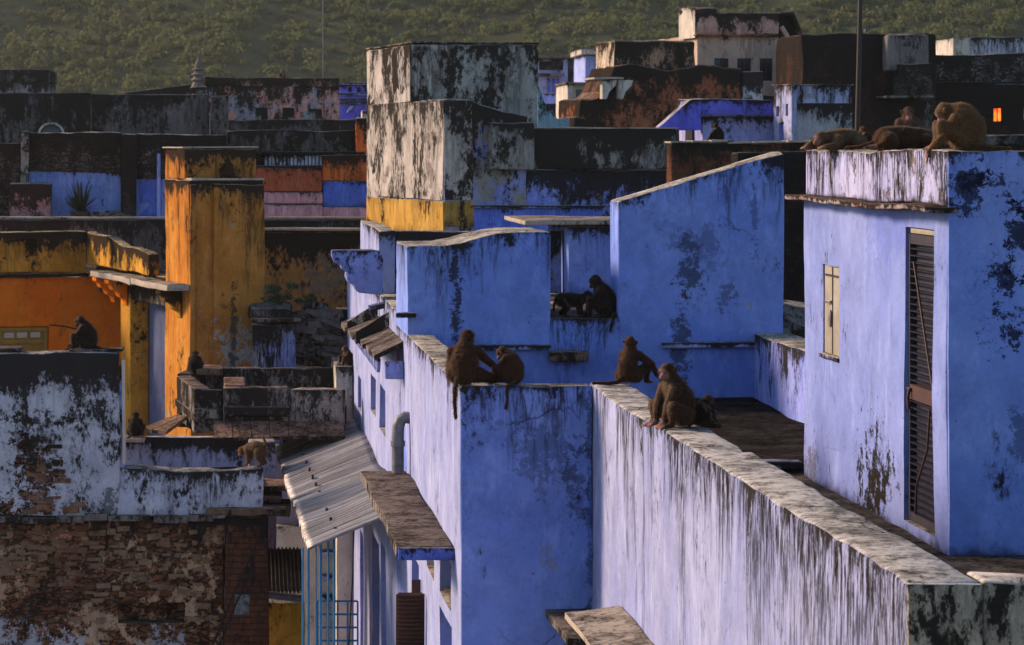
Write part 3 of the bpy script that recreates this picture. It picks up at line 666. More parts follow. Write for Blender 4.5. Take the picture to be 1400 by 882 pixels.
# carved cornice plate jutting from the corner
bp = [(40, 125), (40, 150), (48, 168), (60, 177), (75, 180), (78, 195), (88, 207), (100, 212), (97, 230), (106, 252), (128, 266), (132, 280), (150, 296), (285, 305), (285, 150), (235, 130), (200, 122)]
dq = 36.4
prism('carved_bracket', [(min(XL - .004, X(440 + u / 2.94, dq)), Z(300 + v / 2.94, dq)) for u, v in reversed(bp)], dq, dq + .3, 'XZ', M_CARVED, h, bev=.015, amp=.012)
mb = MB()
for (u, v, r_) in ((60, 165, 12), (90, 193, 12), (118, 235, 17)):
    c = Vector((X(440 + u / 2.94, dq), 0, Z(300 + v / 2.94, dq)))
    mb.tube([(c.x, dq - .04, c.z), (c.x, dq + .34, c.z)], r_ / 2.94 / 107, 12)
mb.build('scroll', M_CARVED, bpy.data.objects['carved_bracket'])
# sloping stone awning above the windows
def slab_yz(name, y0, y1, xo, zi, zo, th, m, parent, xi=XL - .006):
    v = []
    for y in (y0, y1):
        v += [(xo, y, zo - th), (xi, y, zi - th), (xi, y, zi), (xo, y, zo)]
    bm = bmesh.new(); vv = [bm.verts.new(p) for p in v]
    for f in ((0, 1, 2, 3), (7, 6, 5, 4), (0, 4, 5, 1), (1, 5, 6, 2), (2, 6, 7, 3), (3, 7, 4, 0)): bm.faces.new([vv[i] for i in f])
    bmesh.ops.recalc_face_normals(bm, faces=bm.faces)
    bmesh.ops.subdivide_edges(bm, edges=bm.edges, cuts=5, use_grid_fill=True)
    so = Vector((random.uniform(-9, 9), 0, 0))
    for q in bm.verts: q.co += mnoise.noise_vector(q.co * 4 + so) * .014
    bm.verts.index_update()
    r_ = link_mesh(name, [q.co.copy() for q in bm.verts], [tuple(a.index for a in f.verts) for f in bm.faces], m, parent, [0.0] * len(bm.verts), [1.0] * len(bm.verts)); bm.free(); return r_
aw = None
for (ya, yb, xo) in ((32.6, 34.3, 1.86), (34.33, 36.0, 1.82), (36.04, 37.5, 1.78), (37.53, 38.9, 1.76)):
    slab_yz('awning_slab', ya, yb, xo, E - 2.2, E - 2.36, .06, W_SLAB, h)
for (ya, yb) in ((35.2, 35.28), (37.4, 37.48)):
    slab_yz('awning_rib', ya, yb, 1.78, E - 2.02, E - 2.26, .16, W_CREAM, h)
# scalloped blue boards under the awning
sc_ = []
for k in range(22):
    y = 32.6 + k * .29
    sc_ += [(y, E - 2.44), (y + .05, E - 2.52), (y + .145, E - 2.57), (y + .24, E - 2.52)]
sc_ += [(32.6 + 22 * .29, E - 2.44), (32.6 + 22 * .29, E - 2.40), (32.6, E - 2.40)]
prism('scalloped_board', sc_[::-1], XL - .30, XL - .26, 'YZ', M_CARVED, h, bev=.004)
block('bracket_block', XL - .22, XL - .004, 32.47, 32.58, E - 2.63, E - 2.43, M_CARVED, h, bev=.02, cell=.1)
tube('drain_spout', [(XL - .003, 36.2, E - 1.98), (XL - .2, 36.2, E - 2.03)], .045, W_LEDGE, h)
# stone canopy, bent pipe, tin awning
cs_ = block('stone_canopy', XL - .52, XL - .004, 25.75, 31.9, E - 3.70, E - 3.60, W_SLAB, h, cell=.2, bev=.012, amp=.012)
block('canopy_edge', XL - .515, XL - .01, 25.70, 25.747, E - 3.715, E - 3.603, W_BRIGHTBLUE, h, bev=.01, cell=.2)
tube('drain_pipe', [(XL + .05, 31.6, E - 2.99), (XL - .05, 31.6, E - 2.98), (XL - .10, 31.6, E - 3.01), (XL - .125, 31.6, E - 3.08), (XL - .13, 31.6, E - 3.2), (XL - .13, 31.6, E - 3.59)], .068, M_PIPE, h, 14)
tube('pipe_collar', [(XL - .13, 31.6, E - 3.30), (XL - .13, 31.6, E - 3.24)], .08, M_PIPE, h, 14)
def tin_sheet(name, y0, y1, xo, xi, zo, zi, m, parent, n=150, waves=46, sag=.05):
    v, f = [], []
    nu = 14
    for j in range(n + 1):
        t = j / n; y = y0 + (y1 - y0) * t
        for i in range(nu + 1):
            s = i / nu
            q = mnoise.noise(Vector((s * 1.3, y * .55, 4)))
            x = xo(t) + (xi - xo(t)) * s
            z = zo + (zi - zo) * s + .034 * math.sin(2 * math.pi * waves * t) + q * sag + (.06 * math.exp(-((t - .30) * 18) ** 2) - .05 * math.exp(-((t - .5) * 14) ** 2)) * (1 - .4 * s)
            v.append((x + mnoise.noise(Vector((y * 2.2, 7, s))) * .03 * (1 - s), y + q * .05, z))
    for j in range(n):
        for i in range(nu): k = j * (nu + 1) + i; f.append((k, k + 1, k + nu + 2, k + nu + 1))
    return link_mesh(name, v, f, m, parent, sharp=80)
ta = tin_sheet('tin_awning', 32.4, 43.4, lambda t: 1.09 - .14 * t, XL - .01, E - 4.56, E - 4.10, M_TIN, h, n=520, waves=50)
ta.modifiers.new('thick', 'SOLIDIFY').thickness = .006
for k in range(12):
    y = 32.9 + k * .88; x = 1.09 - .14 * k / 12 + .33
    tube('bolt', [(x, y, E - 4.43), (x, y, E - 4.37)], .018, M_IRON, ta, 6)
gr = MB()
for k in range(6):
    x = X(414 + (0, 8, 19, 26, 37, 46)[k], 32.7); gr.tube([(x, 32.7 + k * .12, 4.5), (x, 32.7 + k * .12, E - 4.56 + .41 * (x - 1.09))], (.012, .017, .010, .019, .013, .016)[k])
gm = gr.build('turquoise_post_row', M_TURQ, h)
gm.name = 'grille_posts'
gr = MB()
xa, xb, yg = X(434, 36.4), X(489, 36.4), 36.4
for k in range(5): gr.tube([(xa + (xb - xa) * k / 4, yg, 4.5), (xa + (xb - xa) * k / 4, yg, Z(822, yg))], .012)
for k in range(8): gr.tube([(xa, yg, Z(822 + k * 18, yg)), (xb, yg, Z(822 + k * 18, yg))], .014)
gr.build('grille_panel', M_TURQ, h)
tube('hanging_cable', [(X(484, 34), 34, Z(724, 34)), (X(482, 34), 34, Z(790, 34)), (X(477, 34), 34, Z(882, 34))], .008, M_WIRE, h, 5)
block('end_wall', 1.93, XL - .004, 44.2, 46.1, 0, Z(500, 44.2), W_CREAM, h, cell=.3)
# small stone canopies under the parapet
slab_yz('stone_shelf_slab', 21.0, 23.35, XP - .45, E - 3.74, E - 3.80, .05, W_SLABTAN, h, xi=XP - .006)
sl = block('stone_shelf_slab', X(744, D1), XP - .01, 23.5, D1 - .004, E - 4.12, E - 4.05, W_SLAB, h, bev=.012, amp=.012, cell=.15)

# ------------------------------------------------------------------ rooftop cabin on the right
XC, DC0, DC1 = 5.22, 20.18, 25.1
cbn = thing('rooftop_cabin', 'blue rooftop room on the right with a dark louvred door and a small wooden shutter', 'house', (XC, DC0, ZF))
dd = (20.57, 21.44, E - 2.80, E - .59)
wd = (DX(1148, XC), DX(1124.6, XC), E - 1.745, E - .975)
block('wall', XC, 10.4, DC0 + .018, DC1, ZF - .10, E - .412, W_CABIN_SUNLIT, cbn, holes={'L': [(dd[0], dd[1], dd[2], dd[3], .10), (wd[0], wd[1], wd[2], wd[3], .05)]}, cell=.2, bev=.02, amp=.010)
block('front_wall', XC + .004, 10.4, DC0 - .012, DC0 + .016, ZF - .10, E - .012, W_CABIN_SHADED, cbn, cell=.2, bev=.008, amp=.006)  # thin skin, coloured for the shade on this side
block('parapet', XC + .002, XC + .3, DC0 + .02, DC1, E - .409, E - .010, W_CABINTOP, cbn, cell=.2, bev=.02, amp=.012)
0 and block('parapet_corner', XC - .001, XC + .14, DC0 - .002, DC0 + .40, E - .408, E - .009, W_CABINTOP, cbn, cell=.2, bev=.02, amp=.006)
block('roof', XC + .303, 10.4, DC0 + .02, DC1, E - .409, E - .03, W_SLAB, cbn, cell=.6)
ev = [(DC0 - .02, 22.0, .19), (22.01, 23.4, .17), (23.41, 25.18, .155)]
for (ya, yb, o_) in ev:
    block('eave_slab', XC - o_, XC + .05, ya, yb, E - .446, E - .404, W_EAVE, cbn, bev=.01, amp=.018, cell=.09)
lv = block('door', XC + .075, XC + .095, dd[0] + .01, dd[1] - .01, dd[2] + .01, dd[3] - .04, M_DOOR, cbn, amp=.0, bev=.005, cell=1)
mb = MB()
y0, y1 = dd[0] + .05, dd[1] - .05
z = dd[2] + .08
while z < dd[3] - .1:
    if not (E - 1.88 < z < E - 1.76):
        mb.box(-.022, .022, y0, y1, -.004, .004, Matrix.Translation((XC + .052, 0, z)) @ Matrix.Rotation(R(-4), 4, 'Y'))
    z += .052
mb.build('louvre', M_DOOR, lv)
mb = MB()
for (a, b_) in ((dd[0] + .012, dd[0] + .05), (dd[1] - .05, dd[1] - .012)): mb.box(XC + .028, XC + .074, a, b_, dd[2] + .012, dd[3] - .045)
mb.box(XC + .03, XC + .073, dd[0] + .051, dd[1] - .051, dd[2] + .012, dd[2] + .075); mb.box(XC + .03, XC + .073, dd[0] + .051, dd[1] - .051, dd[3] - .12, dd[3] - .046)
mb.build('door_frame', M_DOORFRAME, lv, smooth=False)
mb = MB(); mb.box(XC + .026, XC + .073, dd[0] + .051, dd[1] - .051, E - 1.875, E - 1.765); mb.build('door_rail', M_RAIL, lv, smooth=False)
mb = MB(); mb.tube([(XC + .015, dd[1] - .12, E - 1.80), (XC + .015, dd[1] - .02, E - 1.80)], .012); mb.tube([(XC + .012, dd[1] - .10, E - 1.80), (XC + .0, dd[1] - .10, E - 1.86), (XC + .005, dd[1] - .10, E - 1.95)], .012); mb.build('door_bolt', M_RAIL, lv)
tube('door_brace', [(XC + .02, dd[1] - .20, dd[3] - .25), (XC + .018, dd[0] + .12, E - 1.72)], .008, M_RAIL, lv, 6)
tube('hanging_cord', [(XC + .02, dd[0] + .2, E - 1.9), (XC + .012, dd[0] + .24, E - 2.2), (XC + .015, dd[1] - .3, E - 2.5), (XC + .02, dd[1] - .25, E - 2.72)], .008, M_RAIL, lv, 6)
block('lintel', XC + .02, XC + .09, dd[0] + .004, dd[1] - .10, dd[3] - .04, dd[3] - .003, M_WOOD, cbn, bev=.004, amp=.002)
wl = block('window_shutter', XC + .018, XC + .045, wd[0] + .012, wd[1] - .012, wd[2] + .012, wd[3] - .012, M_WOOD, cbn, amp=.002, bev=.005, cell=.3)
mb = MB(); ym = (wd[0] + wd[1]) / 2
mb.box(XC + .010, XC + .0175, ym - .006, ym + .006, wd[2] + .02, wd[3] - .02); mb.box(XC + .009, XC + .0175, wd[0] + .02, wd[1] - .02, wd[3] - .10, wd[3] - .085)
mb.build('shutter_strip', M_DOORFRAME, wl, smooth=False)
mb = MB(); mb.tube([(XC - .01, ym + .16, E - 1.29), (XC + .005, ym + .02, E - 1.29)], .014); mb.build('shutter_latch', M_STEEL, wl)
prism('shutter_hasp', [(ym + .02 + .075 * math.sin(t), E - 1.43 + .075 * math.cos(t)) for t in [math.pi * k / 8 for k in range(9)]], XC - .004, XC + .009, 'YZ', M_STEEL, wl, bev=.002)
block('window_sill', XC - .025, XC + .046, wd[0] - .01, wd[1] + .01, wd[2] - .03, wd[2] + .008, W_CABINTOP, cbn, bev=.008, amp=.004, cell=.15)
# ------------------------------------------------------------------ helper for far frontal walls given by what they cover at distance d
def pb(name, pa, pb_, yt, yb, d, dep, m, parent=None, zb=None, **k):
    return block(name, X(pa, d), X(pb_, d), d, d + dep, Z(yb, d) if zb is None else zb, Z(yt, d), m, parent, **k)

# ------------------------------------------------------------------ ruined wall, bottom left
dA = 37.0
ru = thing('ruined_wall', 'ruined plaster and rubble wall with a black top and bare stones in the lower left', 'wall', (X(150, dA), dA, 0))
up = pb('upper_wall', -260, 163, 481, 706, dA, .36, W_RUINUP, ru, cell=.16, bev=.03, amp=.022)
pb('end_strip', 163.6, 170, 500, 640, dA + .05, .3, W_LEDGE, ru, cell=.2, bev=.01)
lo = pb('parapet', 158, 361, 640, 707, dA + .02, .28, W_WHITEBLK, ru, cell=.14, bev=.035, amp=.028)
niche = (X(160, dA), X(253, dA), Z(852, dA), Z(824, dA), .3)
pb('lower_wall', -260, 306, 709, 0, dA + .03, .5, W_RUINLOW, ru, zb=0, cell=.16, bev=.03, amp=.026, holes={'F': [niche]})
pr = pb('pier', 307, 367, 706, 0, dA - .06, .6, W_PIER, ru, zb=0, cell=.16, bev=.03, amp=.014)
mb = MB(); r_ = random.Random(21)
def stones(n, pa, pb_, yt, yb, dd_):
    for k in range(n):
        px, py = r_.uniform(pa, pb_), r_.uniform(yt, yb); py = py + r_.uniform(-2, 2)
        if 156 < px < 258 and 818 < py < 858: continue
        sx, sz = r_.uniform(.03, .12), r_.uniform(.014, .04)
        m_ = Matrix.Translation((X(px, dA), dd_ + r_.uniform(.028, .05), Z(py, dA))) @ Matrix.Rotation(r_.uniform(-.12, .12), 4, 'Y') @ Matrix.Rotation(r_.uniform(-.25, .25), 4, 'Z')
        k0 = len(mb.v); mb.box(-sx, sx, -.06, .06, -sz, sz, m_)
        for q in range(k0, len(mb.v)): mb.v[q] = mb.v[q] + mnoise.noise_vector(mb.v[q] * 9) * .018
stones(105, 85, 300, 722, 850, dA + .03); stones(50, -20, 90, 720, 800, dA + .03); stones(30, 38, 88, 606, 690, dA); stones(10, 40, 110, 690, 702, dA)
mb.build('exposed_stones', weather('loose_rubble', (.20, .085, .045), (.31, .20, .12), mold=.25, crack=0, topcol=(.26, .18, .12), dirt=.5, mscale=5), ru, smooth=False)
pb('ledge_stone', 283, 392, 697, 706, dA - .14, .3, W_BROWNSLAB, ru, cell=.12, bev=.012, amp=.012)
x_ = -20
while x_ < 282:
    wdt = random.uniform(28, 60); pb('ledge_stone', x_, x_ + wdt - 1.5, 705 + random.uniform(-2, 2), 714 + random.uniform(-1, 2), dA - random.uniform(.02, .09), .3, W_SLAB, ru, cell=.12, bev=.012, amp=.014); x_ += wdt
pb('return_wall', 163, 168, 640, 707, dA + .35, 2.2, W_WHITEBLK, ru, cell=.3) if False else None
bt = block('back_parapet', X(165, 41), X(336, 41), 41, 41.2, Z(690, 41), Z(596.5, 41), weather('blue_white_streaked', (.36, .38, .56), (.42, .44, .60), mold=.15, top=1.0, tlen=.14, streak=1.2, slen=.7, crack=.3, sfreq=6, topcol=(.5, .45, .4)), ru, cell=.16, bev=.02, amp=.012)
block('roof_deck', X(166, dA) , X(361, dA), dA + .31, 40.98, Z(706, dA), Z(685, dA), W_PASS, ru, cell=.5)
pb('parapet', 330, 350, 600, 640, 40.3, .6, W_DARKTERR, ru, zb=Z(706, dA) , cell=.2) if False else None
block('ledge_stone', X(168, 40.6), X(198, 40.6), 40.5, 40.98, Z(604, 40.6), Z(599, 40.6), W_SLABTAN, ru, cell=.12, bev=.01)
tube('gutter_pipe', [(X(168.5, dA), dA - .03, Z(492, dA)), (X(170, dA), dA - .03, Z(634, dA))], .022, M_FROST, ru, 8)
for (px, py) in ((10, 479), (112, 480), (150, 479)):
    pb('coping_stone', px - 18, px + 18, py - 2.5, py + 1, dA + .1, .5, W_SLAB, ru, cell=.12, bev=.01, amp=.01)
pb('pier_plate', 321, 341, 812, 841, dA - .085, .02, plain('pale_patch', (.3, .28, .26), (.03, .03, .03), nscale=14), ru, cell=.2, bev=.004)
for i, (a, b_) in enumerate((((352, 740), (290, 884)), ((346, 775), (298, 886)))):
    c = tag(tube('cable', [(X(a[0], 36.6), 36.6, Z(a[1], 36.6)), (X((a[0] + b_[0]) / 2 - 3, 36.5), 36.5, Z((a[1] + b_[1]) / 2 + 3, 36.5)), (X(b_[0], 36.2), 36.2, Z(b_[1], 36.2))], .012, M_WIRE, None, 6),
        ['black cable slanting down across the red brick pier, reaching highest', 'shorter black cable slanting beside the long one on the brick pier'][i], 'cable', 'cables on the brick pier')

# ------------------------------------------------------------------ orange house with its tower
K = 1.17                                   # the whole house stands K times as far as first measured, and is K times as large
OR = (-.308 * K, 39.9 * K, 0)
kz = lambda z: 0 if z == 0 else E + (z - E) * K
def kb(name, x0, x1, y0, y1, z0, z1, m, parent=None, top=None, holes=None, **k):
    return block(name, x0 * K, x1 * K, y0 * K, y1 * K, kz(z0), kz(z1), m, parent, top=(lambda x, y: kz(top(x / K, y / K))) if top else None,
                 holes={f: [(a * K, b * K, kz(c), kz(d), e) for a, b, c, d, e in q] for f, q in holes.items()} if holes else None, **k)
oh = thing('orange_house', 'orange and ochre house with bright yellow side walls and a square ochre tower', 'house', OR, 15)
zz = lambda py, s: E + (204 - py) / s
tw_w = 1.067
kb('tower', 0, tw_w, 0, 1.48, 0, zz(246, 97.5), W_OCHRETOW, oh, cell=.2, bev=.03, amp=.014)
kb('tower_top', -.002, tw_w - .02, .30, 1.47, zz(246, 97.5) + .002, E + .012, W_OCHRETOW, oh, cell=.2, bev=.03, amp=.012)
kb('tower_ledge', .01, tw_w + .01, -.03, .31, zz(246, 97.5) - .012, zz(246, 97.5) + .022, W_SLABTAN, oh, cell=.14, bev=.008, amp=.008)
kb('tower_pilaster', .33, tw_w + .004, -.055, -.003, 0, zz(252, 97.5), W_OCHRETOW, oh, cell=.2, bev=.02, amp=.012)
kb('tower_pilaster', -.004, .075, -.045, -.003, 0, zz(252, 97.5), W_OCHRETOW, oh, cell=.2, bev=.02, amp=.012)
kb('tower_coping', -.035, tw_w, .28, 1.49, E + .013, E + .034, W_SLABTAN, oh, cell=.2, bev=.008, amp=.008)
kb('recess_wall', .30, .5, 1.49, 4.27, 0, E - 2.05, W_SLATEBLUE, oh, cell=.4)
kb('side_pier', -.01, .45, .003, 1.477, 0, E - 2.02, W_OCHRE, oh, cell=.25) if False else None
kb('side_pillar', 0, .3, 3.66, 4.28, 0, E - 2.0, W_OCHRE, oh, cell=.25, bev=.03)
for (ya, yb_) in ((-.02, 1.0), (1.01, 2.2), (2.21, 3.4), (3.41, 4.9)):
    kb('side_slab', -.34, -.016, ya, yb_, E - 1.99, E - 1.90, W_SLABTAN, oh, cell=.16, bev=.015, amp=.016)
kb('side_lintel', .0, .3, 1.485, 6.0, E - 2.0, E - 1.86, W_OCHRE, oh, cell=.3)
def par_top(x, y): return E - 1.53 + (y - 2.06) / 4.13 * .21 + .02 * math.sin(y * 3)
kb('side_parapet', -.11, .06, 2.06, 6.18, E - 1.855, E - 1.4, W_OCHRE, oh, cell=.16, bev=.03, amp=.018, top=par_top)
brk = [(-.30, 0), (-.30, -.06), (-.24, -.10), (-.22, -.16), (-.14, -.19), (-.11, -.27), (-.03, -.31), (0, -.40), (0, 0)]
for y in (.45, 3.75, 4.6):
    prism('scroll_bracket', [((u - .018) * K, kz(E - 1.995 + v)) for u, v in brk], y * K, (y + .28) * K, 'XZ', W_ORANGE if y > 3 else W_OCHRE, oh, bev=.012)
yo = 6.2
hz = (.0,)
drain = (-2.02 * .0 + (-1.15), -.93, zz(350, 85), zz(327, 85), .14)
kb('front_parapet', -6, -.12, yo - .04, yo + .16, E - 1.98, E - 1.325, W_OCHRE, oh, cell=.2, bev=.03, amp=.016, holes={'F': [drain]})
kb('front_cornice', -6, -.10, yo - .10, yo + .05, E - 2.045, E - 1.985, W_OCHRE, oh, cell=.2, bev=.015, amp=.012)
wx0, wx1 = -1.56, -.74
wz = zz(446, 85)
kb('front_wall', -6, .5, yo + .02, yo + .3, 0, E - 2.05, W_ORANGE, oh, cell=.22, bev=.02, amp=.014, holes={'F': [(wx0, wx1, wz - 1.6, wz, .09)]})
wf = kb('window', wx0 + .01, wx1 - .01, yo + .06, yo + .10, wz - 1.58, wz - .01, M_YWOOD, oh, amp=.003, bev=.008, cell=.4)
mb = MB(); kbox = lambda x0, x1, y0, y1, z0, z1: mb.box(x0 * K, x1 * K, y0 * K, y1 * K, kz(z0), kz(z1))
for (a, b_) in ((wx0 + .012, wx0 + .07), (wx1 - .07, wx1 - .012)): kbox(a, b_, yo + .028, yo + .059, wz - 1.58, wz - .012)
kbox(wx0 + .071, wx1 - .071, yo + .028, yo + .059, wz - .075, wz - .012); kbox(wx0 + .071, wx1 - .071, yo + .03, yo + .059, wz - .27, wz - .2)
mb.build('window_frame', M_YWOOD, wf, smooth=False)
for k in range(3):
    a = wx0 + .10 + k * .215
    pa_ = kb('pane', a, a + .165, yo + .045, yo + .058, wz - .18, wz - .09, M_FROST, wf, amp=0, bev=.006, cell=1)
kb('roof', .07, .95, 1.49, 9, E - 2.3, E - 1.9, W_PASS, oh, cell=.8)
tube('wall_cable', [(x * K, y * K, kz(z)) for x, y, z in [(-.72, yo - .0, zz(444, 85)), (-.5, yo + .0, zz(446, 85)), (-.2, yo + .0, zz(452, 85)), (-.0, yo - .0, zz(459, 85))]], .012, M_IRON, oh, 6)

# ------------------------------------------------------------------ brown ochre wall and rubble right of the tower
U = thing('ochre_wall', 'brown ochre wall of peeling plaster between the tower and the blue house', 'wall', (X(430, 50), 50, 0))
pb('wall', 345, 500, 316, 0, 50, .5, W_OCHREBR, U, zb=0, cell=.25, bev=.03, amp=.02)
pb('coping', 345, 500, 312.5, 315.6, 49.95, .6, W_SLABTAN, U, cell=.3, bev=.008, amp=.008)
ob = thing('outhouse', 'low outhouse of flaking blue plaster under black stone slabs below the ochre wall', 'outhouse', (X(378, 46), 46, 0))
pb('wall', 346, 404, 442, 0, 46, 1.5, weather('flaking_blue', (.19, .24, .62), (.30, .34, .62), mold=.35, top=.5, streak=1.4, slen=3, under=(.36, .36, .38), ua=.45, crack=.4, sfreq=4, mscale=2.4), ob, zb=0, cell=.2, amp=.02)
pb('roof_slab', 343, 378, 436, 441, 45.8, 1.6, W_SLAB, ob, cell=.2, amp=.012, bev=.012); pb('roof_slab', 379, 412, 435, 440, 45.84, 1.6, W_SLAB, ob, cell=.2, amp=.014, bev=.012)
pb('roof_mound', 346, 402, 417, 435, 46.1, 1.3, W_BLACK, ob, cell=.12, amp=.07, bev=.08)
def pile(name, label, cat, pa, pb_, yt, yb, d, n, m, seed):
    r = random.Random(seed); mb = MB()
    for k in range(n):
        t = r.random(); px = pa + (pb_ - pa) * r.random(); f = math.sin(math.pi * min(.999, max(.001, (px - pa) / (pb_ - pa)))) ** .5
        z0 = Z(yb, d); hh = (Z(yt, d) - z0) * f; z = z0 + hh * r.random()
        sx, sy_, sz = r.uniform(.08, .26), r.uniform(.1, .25), r.uniform(.025, .06)
        mt = Matrix.Translation((X(px, d), d + r.uniform(-.1, .5) - .3 * (z0 + hh - z) / max(hh, .01), z)) @ Matrix.Rotation(r.uniform(-.5, .5), 4, 'Z') @ Matrix.Rotation(r.uniform(-.25, .4), 4, 'Y') @ Matrix.Rotation(r.uniform(-.25, .25), 4, 'X')
        mb.box(-sx, sx, -sy_, sy_, -sz, sz, mt)
    o = mb.build(name, m, None, smooth=False); return tag(o, label, cat)
pb('dark_wall', 405, 486, 470, 0, 47.6, .5, W_BLACK, ob, zb=0, cell=.25, amp=.03)
pile('rubble_heap', 'heap of dark broken roof slabs beside the black roofed outhouse', 'rubble', 402, 468, 418, 505, 46.9, 170, W_SLAB, 4).location = (0, 0, 0)
block('patch_wall', X(462, 47.2), X(500, 47.2), 47.7, 48, 0, Z(425, 47.2), weather('blue_patch', (.2, .27, .55), (.35, .36, .42), mold=.5, streak=.6), ob, cell=.3)
def bush(name, label, cat, x, y, z, r_, n, leaf, seed, group=None):
    t = thing(name, label, cat, (x, y, z), 0, group)
    rr = random.Random(seed)
    cs = [(x + rr.gauss(0, r_ * .45), y + rr.gauss(0, r_ * .3), z + r_ * rr.uniform(.2, .95)) for _ in range(n)]
    o = leafcloud('foliage', [(a - x, b - y, c - z) for a, b, c in cs], [r_ * .33] * n, 60, leaf, M_LEAF, seed, flat=1, shell=.2); o.parent = t
    mb = MB()
    for c in cs: mb.tube([(x, y, z), ((x + c[0]) / 2 + rr.uniform(-.03, .03), (y + c[1]) / 2, (z + c[2]) / 2 + .02), c], .007, 5)
    mb.build('stem', M_IRON, t)
    return t
bush('weed', 'dark green weed growing on the black roof beside the ochre tower', 'plant', X(383, 46.4), 46.4, Z(418, 46.4), .34, 9, .03, 5)
bush('weed', 'green weed growing on the rubble heap under the ochre wall', 'plant', X(425, 46.8), 46.8, Z(422, 46.8), .24, 8, .03, 6)
bush('weed', 'small weed at the end of the blue terrace side wall, by the dark bricks', 'plant', X(1077, 32.8), 32.6, Z(458, 32.6), .26, 9, .022, 8)

# ------------------------------------------------------------------ dark parapets of the low terrace
T = thing('low_terrace', 'low roof terrace ringed by black mouldy parapets between the ochre tower and the blue house', 'terrace', (X(350, 43), 43, 0))
pb('back_parapet', 263, 470, 503, 0, 45.2, .25, W_DARKTERR, T, zb=E - 4.4, cell=.2, bev=.03, amp=.014)
pb('front_parapet', 268, 304, 533, 590, 41.6, .26, W_DARKTERR, T, cell=.16, bev=.03, amp=.014)
pb('front_parapet', 304.6, 394, 531, 590, 41.46, .40, W_DARKTERR, T, cell=.16, bev=.03, amp=.014)
pb('front_parapet', 394.6, 474, 531.5, 588, 41.5, .34, W_GREYTERR, T, cell=.16, bev=.03, amp=.014)
mo = pb('base_moulding', 266, 304, 558, 572, 41.52, .1, W_DARKTERR, T, cell=.16, bev=.03); pb('base_moulding', 304.5, 395, 556, 570, 41.36, .12, W_DARKTERR, T, cell=.16, bev=.03)
def angled(name, pa, da, pb_, db_, z0, z1, th, m, parent, **k):
    a, b_ = Vector((X(pa, da), da, 0)), Vector((X(pb_, db_), db_, 0)); L = (b_ - a).length
    yaw = math.degrees(math.atan2(b_.y - a.y, b_.x - a.x))
    e = bpy.data.objects.new(name, None)
    o = block(name, 0, L, 0, th, z0, z1, m, None, **k)
    bpy.data.objects.remove(e)
    o.name = name; o.parent = parent; o.location = a - off(parent); o.rotation_euler = (0, 0, R(yaw)); return o
angled('side_parapet', 241.5, 43.9, 266, 41.6, E - 4.15, E - 3.49, .24, W_DARKTERR, T, cell=.16, bev=.03, amp=.014)
angled('side_parapet', 262, 45.3, 241, 44.0, E - 4.3, E - 3.47, .24, W_DARKTERR, T, cell=.16, bev=.03, amp=.014)
angled('side_moulding', 239, 44.0, 265, 41.45, E - 3.98, E - 3.85, .1, W_DARKTERR, T, cell=.16, bev=.03)
pb('roof', 262, 474, 556, 0, 41.9, 3.25, W_FLOOR, T, zb=E - 4.05, cell=.6)
pb('corner_block', 268, 305, 505, 514, 44.2, 1.0, W_BROWNSLAB, T, cell=.2, amp=.014); pb('corner_block', 305, 335, 526, 532, 41.7, 1.3, W_BROWNSLAB, T, cell=.2, amp=.014)
zs_ = E - 3.98
for k in range(4):
    a0 = R(232 - k * 22); a1 = R(232 - (k + 1) * 22 + 2)
    c = Vector((X(276, 42.5), 42.4)); r0, r1 = .35, .85
    ring = lambda r_, a: (c.x + r_ * math.cos(a) * 1.0, c.y + r_ * math.sin(a))
    v = [(*ring(r0, a0), zs_ + .03), (*ring(r0, a1), zs_ + .03), (*ring(r1, a1), zs_ - .16), (*ring(r1, a0), zs_ - .16)]
    vv = v + [(p[0], p[1], p[2] - .05) for p in v]
    link_mesh('eave_slab', vv, [(0, 1, 2, 3), (7, 6, 5, 4), (0, 4, 5, 1), (1, 5, 6, 2), (2, 6, 7, 3), (3, 7, 4, 0)], W_BROWNSLAB, T, [0.0] * 8, [1.0] * 8, smooth=False)
for k in range(7):
    xa = X(292 + k * 25.5, 41.2); xb = X(292 + k * 25.5 + 24.6, 41.2)
    v = [(xa, 41.44, zs_ + .02), (xb, 41.44, zs_ + .02), (xb + .01, 40.95, zs_ - .14 - random.uniform(0, .04)), (xa + .01, 40.95, zs_ - .14 - random.uniform(0, .04))]
    vv = v + [(p[0], p[1], p[2] - .05) for p in v]
    link_mesh('eave_slab', vv, [(3, 2, 1, 0), (4, 5, 6, 7), (1, 5, 4, 0), (2, 6, 5, 1), (3, 7, 6, 2), (0, 4, 7, 3)], W_BROWNSLAB, T, [0.0] * 8, [1.0] * 8, smooth=False)
pb('underwall', 290, 374, 592, 0, 41.5, .4, W_LILAC, T, zb=0, cell=.5, bev=.03)

